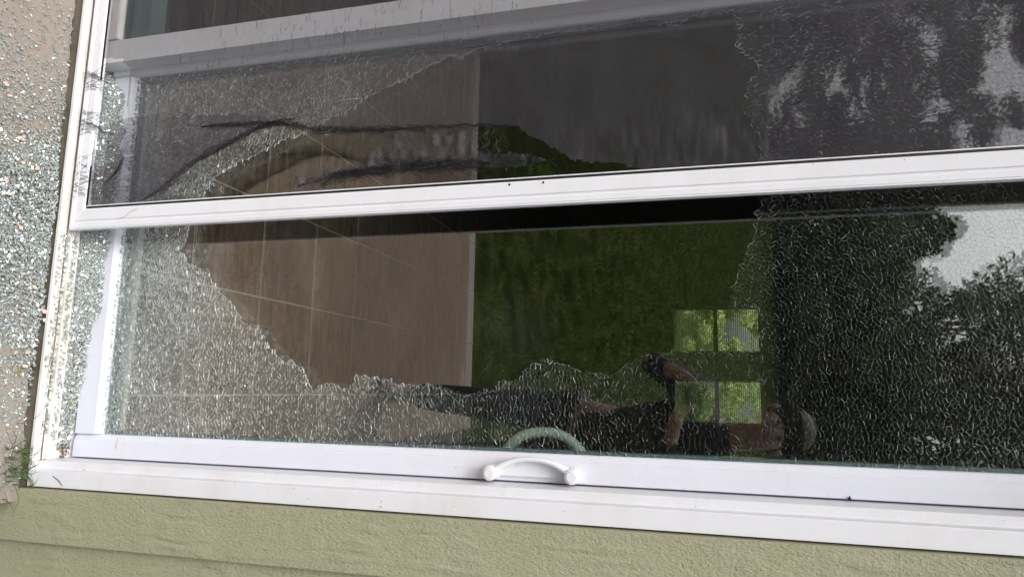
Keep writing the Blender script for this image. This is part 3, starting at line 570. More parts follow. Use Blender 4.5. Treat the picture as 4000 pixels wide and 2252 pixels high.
# ------------------------------------------------------------------ screen door
scr = empty('screen_door', (-0.8, 0.027, -0.045), 'sliding insect screen door in a white metal frame, its black mesh torn open', 'screen door')
CX0, CX1 = -0.4010, -0.3500; BZ0, BZ1 = -0.0445, -0.0035
stp = [(CX1, 0.0225), (CX1, 0.0350), (CX0, 0.0350), (CX0, 0.0255), (CX0 + .0018, 0.0222), (CX0 + .004, 0.0215), (CX0 + .0050, 0.0202), (CX0 + .0290, 0.0200), (CX0 + .0310, 0.0222), (CX0 + .0340, 0.0222), (CX0 + .0360, 0.0202), (CX1 - .0045, 0.0200), (CX1 - .0030, 0.0212), (CX1 - .0020, 0.0212), (CX1 - 0.0010, 0.0205)]
def stile_obj(name, prof, z0, z1):
    return extrude(name, prof, 'z', z0, z1, M['alu_white'], scr, 0.0005)
# mitred lower corner: stile bottom end slopes 45 degrees
n = len(stp)
V = [(x, y, BZ0 + max(0, (CX1 - x)) * (BZ1 - BZ0) / (CX1 - CX0)) for x, y in stp] + [(x, y, 2.05) for x, y in stp]
F = [tuple(range(n)), tuple(range(n, 2 * n))[::-1]] + [(i, n + i, n + (i + 1) % n, (i + 1) % n) for i in range(n)]
def put_rc(name, V, F, mat, par):
    o = mesh_obj(name, V, F, mat); bm = bmesh.new(); bm.from_mesh(o.data); bmesh.ops.recalc_face_normals(bm, faces=bm.faces); bm.to_mesh(o.data); bm.free(); setp(o, par); return o
bevel(put_rc('screen_stile', V, F, M['alu_white'], scr), 0.0005)
rp = [(0.0225, BZ0), (0.0350, BZ0), (0.0350, BZ1), (0.0255, BZ1), (0.0222, BZ1 - .0018), (0.0202, BZ1 - .0045), (0.0200, BZ1 - .022), (0.0222, BZ1 - .0235), (0.0222, BZ1 - .026), (0.0202, BZ1 - .0275), (0.0200, BZ0 + .003)]
n = len(rp)
V = [(-1.30, y, z) for y, z in rp] + [(CX1 - 0.0006 - max(0, (z - BZ0)) * (CX1 - CX0) / (BZ1 - BZ0), y, z) for y, z in rp]
F = [tuple(range(n)), tuple(range(n, 2 * n))[::-1]] + [(i, n + i, n + (i + 1) % n, (i + 1) % n) for i in range(n)]
bevel(put_rc('screen_rail', V, F, M['alu_white'], scr), 0.0005)
box('screen_rail', -1.30, CX0 - .0005, 0.0200, 0.035, 2.01, 2.05, M['alu_white'], scr, 0.001)
box('screen_stile', -1.352, -1.3005, 0.0200, 0.035, BZ0, 2.05, M['alu_white'], scr, 0.001)
box('stile_back_shade', CX0 + .002, CX1 - .002, 0.0352, 0.0362, BZ1, 2.03, M['gasket_shade'], scr)['label'] = 'black sheet added for the shade on the back of the screen stile'  # black sheet stands in for shade on the stile's back
box('spline', CX0 - 0.0042, CX0 - .0002, 0.0235, 0.0265, BZ1 + .002, 2.008, M['gasket_shade'], scr)
box('spline_lip', CX0 - 0.0068, CX0 - .0045, 0.0245, 0.0300, BZ1 + .002, 2.008, M['alu_white'], scr)
box('spline', -0.95, -0.72, 0.0235, 0.0265, BZ1 + .0003, BZ1 + .003, M['gasket_shade'], scr)
box('spline', -0.505, CX0 - .006, 0.0235, 0.0265, BZ1 + .0003, BZ1 + .003, M['gasket_shade'], scr)
for zz in (1.031, 1.0985):
    bm = bmesh.new(); bmesh.ops.create_cone(bm, cap_ends=True, segments=18, radius1=0.0021, radius2=0.0021, depth=0.0016); bmesh.ops.rotate(bm, verts=bm.verts, cent=(0, 0, 0), matrix=Matrix.Rotation(R(90), 3, 'X')); bmesh.ops.translate(bm, verts=bm.verts, vec=(-0.3945 + .001, 0.0200, zz))
    me = bpy.data.meshes.new('screw_hole'); bm.to_mesh(me); bm.free(); me.materials.append(M['gap']); o = bpy.data.objects.new('screw_hole', me); COL.objects.link(o); setp(o, scr)
# the mesh cloth
stp_ = 0.004
gxs = np.arange(-1.30, CX0 - 0.001, stp_); gzs = np.arange(BZ1 + 0.001, 2.01, stp_)
XX, ZZ = np.meshgrid(gxs, gzs)
wr = vnoise(XX, ZZ, 0.05, 31); wr2 = vnoise(XX * 0.35, ZZ, 0.012, 32); patch = np.clip(vnoise(XX, ZZ, 0.22, 33) * 2 - 0.75, 0, 1)
edge = np.clip((XX + 0.95) / 0.3, 0, 1)
YYs = 0.027 + (wr - 0.5) * 0.010 * (0.3 + patch) + (np.abs(wr2 - 0.5) ** 0.8 - 0.3) * 0.006 * patch
YYs += 0.006 * np.exp(-((XX + 0.72) / 0.10) ** 2) * np.sin(ZZ * 11)
td = inside(TEAR, XX + (vnoise(XX, ZZ, 0.01, 41) - .5) * .006, ZZ + (vnoise(XX, ZZ, 0.01, 42) - .5) * .008) | inside(TEARLOW, XX + (vnoise(XX, ZZ, 0.01, 43) - .5) * .008, ZZ)
n_ = len(gxs); V = np.stack([XX.ravel(), YYs.ravel(), ZZ.ravel()], 1)
tdf = td.ravel(); idx = np.arange(len(V)).reshape(XX.shape)
q4 = np.stack([idx[:-1, :-1], idx[:-1, 1:], idx[1:, 1:], idx[1:, :-1]], -1).reshape(-1, 4); q4 = q4[~(tdf[q4].any(1))]
o = fast_mesh('screen_mesh', V, q4.ravel(), np.arange(len(q4)) * 4, np.full(len(q4), 4), M['screen']); setp(o, scr); o['label'] = 'torn black insect mesh'
for p_ in o.data.polygons: p_.use_smooth = True
# flap hanging in the tear: stretched and rumpled cloth, woven only loosely
st2 = 0.003
fx = np.arange(-0.535, -0.412, st2); fz = np.arange(0.53, 1.12, st2); XX, ZZ = np.meshgrid(fx, fz)
ok = inside(FLAP, XX, ZZ); zz_ = vnoise(XX * 0.6, ZZ, 0.014, 51); YYf = 0.030 + (zz_ - 0.5) * 0.016 + (vnoise(XX, ZZ, 0.04, 52) - .5) * 0.01
V = np.stack([XX.ravel(), YYf.ravel(), ZZ.ravel()], 1); idx = np.arange(len(V)).reshape(XX.shape); okf = ok.ravel()
q4 = np.stack([idx[:-1, :-1], idx[:-1, 1:], idx[1:, 1:], idx[1:, :-1]], -1).reshape(-1, 4); q4 = q4[okf[q4].all(1)]
M['screen_loose'] = M['screen'].copy(); M['screen_loose'].name = 'stretched_weave'
for nd in M['screen_loose'].node_tree.nodes:
    if nd.type == 'MATH' and nd.operation == 'LESS_THAN': nd.inputs[1].default_value = 0.085
o = fast_mesh('mesh_flap', V, q4.ravel(), np.arange(len(q4)) * 4, np.full(len(q4), 4), M['screen_loose']); setp(o, scr); o['label'] = 'rumpled strip of mesh hanging inside the tear'
DBL = [(-0.62, 0.03), (-0.615, 0.25), (-0.60, 0.40), (-0.578, 0.54), (-0.566, 0.47), (-0.55, 0.42), (-0.528, 0.37), (-0.50, 0.30), (-0.46, 0.24), (-0.43, 0.20), (-0.408, 0.16), (-0.406, 0.03)]
fx = np.arange(-0.63, -0.404, st2); fz = np.arange(0.02, 0.56, st2); XX, ZZ = np.meshgrid(fx, fz); wob = (vnoise(XX, ZZ, 0.02, 55) - .5) * 0.012
okf = inside(DBL, XX + wob, ZZ + wob).ravel(); YYf = 0.0315 + (vnoise(XX, ZZ * 0.5, 0.02, 56) - 0.5) * 0.010
V = np.stack([XX.ravel() + 0.0007, YYf.ravel(), ZZ.ravel()], 1); idx = np.arange(len(V)).reshape(XX.shape)
q4 = np.stack([idx[:-1, :-1], idx[:-1, 1:], idx[1:, 1:], idx[1:, :-1]], -1).reshape(-1, 4); q4 = q4[okf[q4].all(1)]
o = fast_mesh('mesh_flap', V, q4.ravel(), np.arange(len(q4)) * 4, np.full(len(q4), 4), M['screen']); setp(o, scr); o['label'] = 'folded back double layer of mesh near the lower corner'
# doubled-over folds of the cloth along the torn edges
def fold(path, w0, w1, y, seed):
    n = 90; P_ = np.array(path); cum = np.concatenate([[0], np.cumsum(np.hypot(*np.diff(P_, axis=0).T))]); s_ = np.linspace(0, cum[-1], n); px = np.interp(s_, cum, P_[:, 0]); pz = np.interp(s_, cum, P_[:, 1])
    dx, dz = np.gradient(px), np.gradient(pz); l = np.hypot(dx, dz) + 1e-9; nx_, nz_ = -dz / l, dx / l; V = []; F = []; k = 9
    for i in range(n):
        env = math.sin(math.pi * (i + .5) / n) ** 0.5; a = w0 * env * (0.5 + 0.9 * float(vnoise(s_[i], 0, 0.02, seed))); b = w1 * env * (0.4 + 1.0 * float(vnoise(s_[i], 3, 0.012, seed + 1)))
        for j in range(k):
            t = -a + (a + b) * j / (k - 1); V.append((px[i] + nx_[i] * t, y + 0.004 * math.sin(j * 2.4 + float(vnoise(s_[i], 0, 0.03, seed + 2)) * 8), pz[i] + nz_[i] * t))
    for i in range(n - 1):
        for j in range(k - 1):
          if random.random() < 0.8: F.append((i * k + j, (i + 1) * k + j, (i + 1) * k + j + 1, i * k + j + 1))
    o = mesh_obj('mesh_fold', V, F, M['screen']); setp(o, scr); return o
for a_, b_, c_, d_, e_ in (([(-0.412, 0.16), (-0.43, 0.20), (-0.46, 0.24), (-0.50, 0.30), (-0.528, 0.37), (-0.55, 0.42), (-0.566, 0.47), (-0.574, 0.54)], 0.003, 0.010, 0.0245, 80), ([(-0.575, 0.30), (-0.573, 0.40), (-0.568, 0.48), (-0.556, 0.55), (-0.541, 0.60), (-0.532, 0.70), (-0.527, 0.80), (-0.524, 0.87), (-0.522, 0.96), (-0.512, 1.04)], 0.003, 0.009, 0.0240, 84),
  ([(-0.418, 0.56), (-0.431, 0.611), (-0.437, 0.66), (-0.440, 0.72), (-0.443, 0.80), (-0.441, 0.86), (-0.438, 0.94), (-0.434, 1.00), (-0.440, 1.06)], 0.003, 0.020, 0.0250, 88), ([(-0.420, 0.62), (-0.440, 0.66), (-0.446, 0.74), (-0.450, 0.82), (-0.447, 0.9), (-0.440, 0.99)], 0.002, 0.009, 0.0225, 92)):
    fold(a_, b_, c_, d_, e_)
# threads: bunched and pulled wires along the tear
TV, TF = [], []
def thread(pts, r):
    pts = [Vector(p) for p in pts]
    for i, p in enumerate(pts):
        t = (pts[min(i + 1, len(pts) - 1)] - pts[max(i - 1, 0)])
        if t.length < 1e-9: t = Vector((0, 0, 1))
        t.normalize(); a = t.cross(Vector((0, 1, 0.01))).normalized(); b = Vector((0, 1, 0)); n0 = len(TV)
        TV.extend([p + a * r, p - a * r * 0.5 + b * r * 0.87, p - a * r * 0.5 - b * r * 0.87])
        if i:
            for k in range(3): TF.append((n0 - 3 + k, n0 - 3 + (k + 1) % 3, n0 + (k + 1) % 3, n0 + k))
def bunch(path, n, spread, r, y=0.027, wob=0.003, fr=0.7):
    path = [Vector(p) for p in path]; cum = [0]
    for a, b in zip(path, path[1:]): cum.append(cum[-1] + (b - a).length)
    def at(s):
        for i in range(len(path) - 1):
            if s <= cum[i + 1]: return path[i].lerp(path[i + 1], (s - cum[i]) / (cum[i + 1] - cum[i] + 1e-9))
        return path[-1]
    for _ in range(n):
        s0 = random.uniform(0, cum[-1] * (1 - 0.3)); s1 = min(cum[-1], s0 + cum[-1] * random.uniform(0.15, fr)); o1, o2 = random.gauss(0, spread), random.gauss(0, spread); ph = random.random() * 6
        k = max(4, int((s1 - s0) / 0.012)); P_ = []
        for i in range(k + 1):
            t = i / k; c = at(s0 + (s1 - s0) * t); P_.append((c[0] + o1 * (1 - t) + o2 * t + wob * math.sin(ph + t * 9), y + random.gauss(0, 0.0012), c[1] + wob * math.cos(ph + t * 7)))
        thread(P_, r * random.uniform(0.6, 1.4))
up_edge = [(-0.418, 0.19), (-0.442, 0.229), (-0.482, 0.267), (-0.506, 0.315), (-0.529, 0.374), (-0.548, 0.418), (-0.562, 0.456), (-0.565, 0.508), (-0.551, 0.56)]
bunch(up_edge, 45, 0.0024, 0.00022)
bunch([(-0.585, 0.28), (-0.572, 0.36), (-0.568, 0.44), (-0.566, 0.508), (-0.556, 0.55), (-0.541, 0.60), (-0.532, 0.70), (-0.527, 0.80), (-0.524, 0.87), (-0.522, 0.96), (-0.512, 1.04)], 110, 0.0045, 0.0002, wob=0.004, fr=0.22)
bunch([(-0.418, 0.60), (-0.433, 0.640), (-0.438, 0.68), (-0.440, 0.72), (-0.443, 0.80), (-0.441, 0.86), (-0.438, 0.94), (-0.436, 1.02)], 230, 0.0075, 0.00026, wob=0.006, fr=0.3)
bunch([(-0.405, 0.02), (-0.43, 0.03), (-0.46, 0.045), (-0.49, 0.075), (-0.52, 0.09)], 22, 0.0012, 0.0003)
for _ in range(44):   # zigzag pulled wires of the flap
    z0 = random.uniform(0.68, 1.02); x = -0.52; P_ = []
    while x < -0.44: P_.append((x, 0.028, z0 + 0.006 * math.sin(x * 260 + z0 * 60) + random.gauss(0, 0.0012))); x += 0.005; z0 += random.gauss(0, 0.0015)
    thread(P_, 0.00042)
for _ in range(150):   # short frayed ends
    i = random.randrange(len(FLAP)); x, z = FLAP[i]; a = random.uniform(0, 6.28); l = random.uniform(0.006, 0.022)
    thread([(x, 0.027, z), (x + math.cos(a) * l * .5, 0.026, z + math.sin(a) * l * .5), (x + math.cos(a) * l, 0.027, z + math.sin(a + .6) * l)], 0.00028)
# frayed ends over the bottom rail
for x0, x1, cnt_ in ((-0.64, -0.585, 26), (-0.74, -0.69, 22), (-0.53, -0.43, 30)):
    for _ in range(cnt_):
        x = random.uniform(x0, x1); d = random.gauss(0, 0.02); l = random.uniform(0.2, 1.0)
        thread([(x - d, 0.0265, 0.012), (x - d * .5, 0.0205, -0.002), (x, 0.0190, -0.012 - 0.014 * l), (x + d * .4, 0.0180, -0.026 - 0.018 * l)], 0.0003)
bunch([(-0.60, -0.055), (-0.612, -0.02), (-0.60, 0.005), (-0.58, 0.035), (-0.575, 0.06)], 18, 0.002, 0.0003, y=0.0185)
bunch([(-0.74, -0.055), (-0.735, -0.02), (-0.715, 0.01), (-0.70, 0.04)], 16, 0.003, 0.0003, y=0.0185)
for _ in range(230):   # dark threads added to stand for creases in the cloth in front of the fixed stile
    x = random.uniform(-0.90, -0.71); z = random.triangular(0.15, 1.2, 0.62); l = random.uniform(0.006, 0.03); P_ = []
    for i in range(6): P_.append((x + l * (i / 5 - .5), 0.0262, z + 0.002 * math.sin(i * 1.7 + x * 900) + random.gauss(0, 0.0006)))
    thread(P_, random.uniform(0.00018, 0.0006))
o = mesh_obj('threads_and_crease_lines', TV, TF, M['thread']); setp(o, scr); o['kind'] = 'stuff'
tube('pulled_fibre', [(-0.37, 0.0192, 0.10), (-0.375, 0.0190, 0.118), (-0.386, 0.0190, 0.132), (-0.389, 0.0192, 0.150)], 0.0003, M['twig'], scr, 4)

# ------------------------------------------------------------------ loose glass
def frag_mesh(i, s=1.0):
    n = random.randint(4, 6); an = np.sort(rng.uniform(0, 2 * np.pi, n) * 0.35 + np.arange(n) * 2 * np.pi / n); rr = rng.uniform(0.6, 1.1, n); st = random.uniform(0.7, 1.35); t = 0.0020
    top = [(math.cos(a) * r_ * 0.0042 * st, math.sin(a) * r_ * 0.0042 / st, t) for a, r_ in zip(an, rr)]; bot = [(x * random.uniform(0.85, 1.1), y * random.uniform(0.85, 1.1), -t) for x, y, _ in top]
    return top + bot, [tuple(range(n)), tuple(range(n, 2 * n))[::-1]] + [(i_, n + i_, n + (i_ + 1) % n, (i_ + 1) % n) for i_ in range(n)]
FM = [frag_mesh(i) for i in range(16)]
def dens_patio(x, y):
    # heaviest in a drift below the broken corner, thin towards both ends
    a = np.interp(x, [-0.95, -0.80, -0.66, -0.60, -0.50, -0.42, -0.18, -0.08, 0.0, 0.10, 0.24], [0.03, 0.07, 0.16, 0.28, 0.5, 1.0, 0.95, 0.5, 0.24, 0.10, 0.09])
    return a
spots = []
def try_spot(x, y, zb, sc=1.0, tilt=0.35): spots.append((x, y, zb, sc, tilt))
while len(spots) < 12500:
    x = random.uniform(-0.95, 0.24); y = -0.006 - abs(random.random() ** 1.15) * 0.26
    d = float(dens_patio(np.array(x), np.array(y)))
    if random.random() < d * (0.75 + 0.5 * float(vnoise(x, y, 0.05, 61))):
        pile = min(1.0, d) * 0.012 * (0.4 + 0.9 * float(vnoise(x, y, 0.06, 62))); try_spot(x, y, -0.0682 + random.random() * pile, random.uniform(0.4, 1.0), 0.25 + 0.5 * min(1, d))
n_pat = len(spots)
# drift in the sill, against the foot of the sliding door
def pile_h(x):
    t = np.clip((x + 0.74) / 0.1, 0, 1); 
    return float(np.interp(x, [-0.76, -0.70, -0.55, -0.35, -0.20, -0.08, 0.02, 0.10, 0.16], [0.015, 0.068, 0.070, 0.060, 0.052, 0.034, 0.022, 0.014, 0.008]))
for _ in range(11000):
    x = random.uniform(-0.765, 0.155); yy = random.uniform(0.0, 1.0); hmx = pile_h(x) * (0.8 + 0.4 * float(vnoise(x, 0, 0.03, 71)))
    y = 0.063 + 0.0245 * yy; top = -0.052 + hmx * (0.12 + 0.88 * yy)
    if x > -0.12 and random.random() > 0.16 + 0.2 * yy: continue
    zb = top - random.random() ** 2 * 0.006
    try_spot(x, y, max(zb, -0.050), random.uniform(0.6, 1.15), 0.8)
for _ in range(560): try_spot(random.uniform(-0.76, 0.15), random.uniform(0.043, 0.056), -0.0512, random.uniform(0.5, 0.95), 0.3) if random.random() < 0.75 else None
for _ in range(420):
    x = random.uniform(-0.345, 0.12); try_spot(x, random.uniform(0.018, 0.037), -0.0582 + random.random() * 0.003, random.uniform(0.5, 0.95), 0.5)
for _ in range(50): x = random.uniform(-0.345, 0.02); try_spot(x, random.uniform(0.002, 0.011), -0.0445, random.uniform(0.5, 0.9), 0.15)
for _ in range(260):   # crumbs left on the ledge of the bottom rail
    x = random.uniform(-0.75, 0.10) if random.random() < 0.6 else random.uniform(-0.75, -0.3); try_spot(x, 0.0985 + random.uniform(-.002, .002), GZ0 + 0.0005, random.uniform(0.35, 0.75), 0.6)
for _ in range(70): try_spot(random.gauss(-0.25, 0.28), random.uniform(0.25, 1.6), 0.0012, random.uniform(0.4, 0.9), 0.1)
score = [(s[3] / math.dist((s[0], s[1], s[2]), CAM), i) for i, s in enumerate(spots) if s[0] < 0.22 and s[1] > -0.16]
score.sort(reverse=True)
# pieces lying on top of the drifts only
chosen = set([i for _, i in score if i < n_pat][:150] + [i for _, i in score if i >= n_pat][:150])
VV, L, ST, TO = [], [], [], []; FME = []
for v, f_ in FM:
    me = bpy.data.meshes.new('glass_piece'); me.from_pydata(v, [], f_); me.materials.append(M['loose']); FME.append(me)
base = None
for i, (x, y, z, sc, tl) in enumerate(spots):
    k = random.randrange(16); rotm = Euler((random.gauss(0, tl), random.gauss(0, tl), random.uniform(0, 6.28)))
    if i in chosen:
        o = bpy.data.objects.new('glass_piece', FME[k]); COL.objects.link(o); o.location = (x, y, z + 0.001); o.rotation_euler = rotm; o.scale = (sc * 1.08,) * 3
        where = 'on the concrete patio' if i < n_pat else ('on the indoor tiles' if y > 0.2 else 'in the white sill')
        zone = 'below the fixed panel' if x < -0.62 else ('below the torn screen' if x < -0.36 else ('right of the screen door corner' if x < -0.12 else 'near the door jamb'))
        tag(o, 'small clear piece of glass ' + where + ' ' + zone, 'glass piece', 'loose glass ' + where + ' ' + zone)
    else:
        m3 = rotm.to_matrix(); v, f_ = FM[k]; b0 = len(VV); VV += [tuple(m3 @ Vector(p) * sc + Vector((x, y, z))) for p in v]
        for g_ in f_: ST.append(len(L)); TO.append(len(g_)); L += [b0 + t for t in g_]
o = fast_mesh('glass_rubble', VV, L, ST, TO, M['loose']); tag(o, 'drift of crumbled tempered glass over the patio edge and door sill', 'broken glass', kind='stuff')

# chips of peach coloured paint or stone among the glass
CL = CHIPS + [(-0.50, 0.068), (-0.40, 0.072), (-0.235, 0.075), (-0.60, 0.072), (-0.16, 0.070), (-0.335, 0.075), (-0.05, 0.074)]
ORD = ['nearest', 'second', 'third', 'fourth', 'fifth', 'sixth', 'seventh', 'eighth', 'ninth', 'tenth', 'eleventh', 'twelfth', 'thirteenth', 'fourteenth', 'fifteenth', 'sixteenth', 'seventeenth', 'eighteenth', 'nineteenth', 'twentieth', 'twenty-first', 'twenty-second', 'twenty-third', 'twenty-fourth', 'farthest']
rank = {}
for grp_ in ([i for i, c in enumerate(CL) if c[1] < 0.02], [i for i, c in enumerate(CL) if c[1] >= 0.02]):
    for k, i in enumerate(sorted(grp_, key=lambda i: -CL[i][0])): rank[i] = ORD[k]
for i, (x, y) in enumerate(CL):
    n = random.choice((4, 4, 5)); an = [2 * math.pi * (k + random.uniform(-.25, .25)) / n for k in range(n)]; s = random.uniform(0.0032, 0.0068) * (0.8 if y > 0 else 1.0); st = random.uniform(0.8, 1.3)
    top = [(math.cos(a) * s * st, math.sin(a) * s / st, 0.0011) for a in an]; V = top + [(a_, b_, -0.0008) for a_, b_, _ in top]
    o = mesh_obj('stone_chip', V, [tuple(range(n)), tuple(range(n, 2 * n))[::-1]] + [(k, n + k, n + (k + 1) % n, (k + 1) % n) for k in range(n)], M['chipw'] if i in (6, 20) else M['chip'])
    zb = -0.060 + 0.002 if y < 0.02 else -0.050 + pile_h(x) * (0.12 + 0.88 * (y - 0.063) / 0.0245) + 0.004
    o.location = (x, y, zb); o.rotation_euler = (random.gauss(0, .25), random.gauss(0, .25), random.uniform(0, 6.28))
    tag(o, ('pale cream' if i in (6, 20) else 'peach coloured') + ' flat chip ' + ('on the patio glass' if y < 0.02 else 'in the door sill') + ', ' + rank[i] + (' from the green trim board' if y < 0.02 else ' one from the white door jamb'), 'chip', 'peach chips ' + ('on the patio' if y < 0.02 else 'in the sill'))

# moss sprigs, straws, twigs
def sprig(x, y, lab):
    V, F = [], []
    for k in range(26):
        a = random.uniform(0, 6.28); r_ = random.uniform(0.001, 0.008); cx, cy, cz = x + math.cos(a) * r_ * 1.3, y + math.sin(a) * r_ * 0.6, -0.0665 + random.uniform(0, 0.004); n = len(V); s = 0.0016
        V += [(cx + random.gauss(0, s), cy + random.gauss(0, s), cz + random.gauss(0, s)) for _ in range(3)]; F.append((n, n + 1, n + 2))
    o = mesh_obj('moss_sprig', V, F, M['moss']); tag(o, lab, 'moss')
sprig(-0.578, -0.010, 'yellow green moss sprig at the cracked patio edge')
sprig(-0.395, -0.055, 'yellow moss sprig lying among dense broken glass')
sprig(-0.015, -0.040, 'yellow moss sprig on the sparse glass near the trim board')
def blade(name, pts, r_, mat, lab, cat): o = tube(name, pts, r_, mat, None, 5, 0.4); tag(o, lab, cat); return o
blade('grass_straw', [(-0.163, 0.001, -0.055), (-0.166, 0.02, -0.042), (-0.190, 0.045, -0.043), (-0.205, 0.07, -0.03)], 0.0008, M['straw'], 'dry grass stem across the white sill lip', 'straw')
blade('grass_straw', [(0.07, 0.068, -0.044), (0.045, 0.080, -0.036), (0.02, 0.087, -0.03), (-0.01, 0.0885, -0.018)], [0.0012, 0.0014, 0.001, 0.0004], M['straw'], 'long dry grass blade standing in the sill corner', 'straw')
blade('grass_straw', [(-0.535, 0.019, 0.545), (-0.5355, 0.019, 0.58), (-0.536, 0.0192, 0.618)], 0.0006, M['straw'], 'thin dry straw caught on the torn mesh', 'straw').location = (-0.067, 0.0, 0.083)
blade('twig', [(0.206, -0.0012, 0.018), (0.214, -0.0014, 0.034), (0.224, -0.0012, 0.045)], 0.0009, M['twig'], 'short brown twig stuck on the foot of the door jamb', 'twig')
for k, (z, x) in enumerate(((0.09, 0.139), )): blade('grass_straw', [(x + .012, SY - .0012, z - .002), (x, SY - .0014, z), (x - .012, SY - .001, z + .001)], 0.0006, M['straw'], 'tiny dry weed stem stuck to the white sash', 'straw')
def cone(p, r_, h, lab):
    bm = bmesh.new(); bmesh.ops.create_cone(bm, cap_ends=True, segments=9, radius1=r_, radius2=r_ * .12, depth=h); bmesh.ops.rotate(bm, verts=bm.verts, cent=(0, 0, 0), matrix=Matrix.Rotation(R(-90), 3, 'Y')); bmesh.ops.translate(bm, verts=bm.verts, vec=(-h / 2, 0, 0))
    me = bpy.data.meshes.new('thorn'); bm.to_mesh(me); bm.free(); me.materials.append(M['gap']); o = bpy.data.objects.new('thorn', me); COL.objects.link(o); o.location = p; tag(o, lab, 'debris')
cone((0.1748, 0.0872, 1.622), 0.0034, 0.0070, 'small dark pointed scrap in the gap beside the sash, far above the handle')
cone((0.1748, 0.0872, 1.168), 0.0016, 0.0026, 'tiny dark pointed scrap in the gap just above the handle')
tf = empty('grass_tuft', (0.18, -0.01, -0.10), 'tuft of green grass growing at the patio corner below the door jamb', 'grass')
GV, GF = [], []
for k in range(46):
    x, y = random.gauss(0.185, 0.028), random.gauss(-0.035, 0.022); a = random.uniform(0, 6.28); h = random.uniform(0.025, 0.075); l = random.uniform(0.03, 0.075); wd = random.uniform(0.0010, 0.0020); P_ = []
    for t in (0, 0.33, 0.66, 1): P_.append(Vector((x + math.cos(a) * l * t * t, min(y + math.sin(a) * l * t * t, -0.004), -0.085 + h * (1 - (1 - t) ** 2))))
    sd_ = Vector((-math.sin(a), math.cos(a), 0)); n = len(GV)
    for t, p in zip((1, 0.9, 0.6, 0.08), P_): GV += [p + sd_ * wd * t, p - sd_ * wd * t]
    GF += [(n + 2 * j, n + 2 * j + 1, n + 2 * j + 3, n + 2 * j + 2) for j in range(3)]
setp(mesh_obj('grass_blades', GV, GF, M['leafg']), tf)['kind'] = 'stuff'
# dead leaf litter in the sill corner
LV, LF = [], []
for k in range(46):
    cx, cy, cz = random.gauss(0.155, 0.010), random.gauss(0.073, 0.008), -0.048 + abs(random.gauss(0, 0.005)); cx = min(cx, 0.173); n = len(LV); s = random.uniform(0.0015, 0.004)
    LV += [(cx + random.gauss(0, s), min(cy + random.gauss(0, s), 0.0875), cz + random.gauss(0, s * .6)) for _ in range(4)]; LF.append((n, n + 1, n + 2, n + 3))
o = mesh_obj('leaf_litter', LV, LF, M['twig']); tag(o, 'brown leaf crumbs packed in the corner of the sill', 'debris', kind='stuff')

# ------------------------------------------------------------------ trees and shrubs (behind the camera, mirrored in the glass; and behind the house)
def tree(x, y, h, spread, label, mat, n=5200, crown0=0.25, dens=1.0, leaf=0.11, conifer=False, name='tree'):
    zb = float(terrain(np.array(x), np.array(y))) - 0.05; rt = empty(name, (x, y, zb), label, 'tree', 'trees around the yard'); rs = np.random.default_rng(int(abs(x * 31 + y * 17)))
    lean = rs.uniform(-.03, .03, 2) * h
    tr_ = tube('trunk', [(x, y, zb), (x + lean[0] * .3, y + lean[1] * .3, zb + h * .35), (x + lean[0], y + lean[1], zb + h * (0.95 if conifer else .75))], [0.022 * h, 0.016 * h, 0.004 * h], M['bark'], rt, 8, up=Vector((1, 0, 0)))
    cl = []; k = 0
    V, F = [], []
    nb = int(34 * dens)
    for i in range(nb):
        t = rs.random()
        if conifer: zc = h * (crown0 + (0.98 - crown0) * t); rad = spread * (1.05 - t) * rs.uniform(0.35, 1.0)
        else: zc = h * (crown0 + (1 - crown0) * t); rad = spread * math.sqrt(max(0.05, 1 - (2 * t - 0.9) ** 2)) * rs.uniform(0.25, 1.0)
        a = rs.uniform(0, 6.28); cl.append((x + lean[0] * t + math.cos(a) * rad, y + lean[1] * t + math.sin(a) * rad, zb + zc, spread * rs.uniform(0.16, 0.36)))
    if not conifer:
        LVs = []
        for c in cl[::3]:
            z0 = zb + (c[2] - zb) * 0.55
            tube('limb', [(x, y, z0 * 0.9), ((x + c[0]) / 2, (y + c[1]) / 2, (z0 + c[2]) / 2 + .1), c[:3]], [0.007 * h, 0.004 * h, 0.0015 * h], M['bark'], rt, 5, up=Vector((1, 0, 0)))
    cl = np.array(cl); m = rs.integers(0, nb, n); d = rs.normal(0, 1, (n, 3)); d /= np.linalg.norm(d, axis=1)[:, None]; rr_ = cl[m, 3] * rs.uniform(0.2, 1.0, n) ** 0.5
    c = cl[m, :3] + d * rr_[:, None] * np.array([1, 1, 0.62 if not conifer else 0.35])
    u = rs.normal(0, 1, (n, 3)); u /= np.linalg.norm(u, axis=1)[:, None]; v = np.cross(u, rs.normal(0, 1, (n, 3))); v /= np.linalg.norm(v, axis=1)[:, None]; s = leaf * rs.uniform(0.5, 1.4, n)[:, None]
    Q = np.stack([c - u * s, c - v * s * .45, c + u * s, c + v * s * .45], 1).reshape(-1, 3)
    o = fast_mesh('crown', Q, np.arange(4 * n), np.arange(n) * 4, np.full(n, 4), mat); setp(o, rt)
    return rt
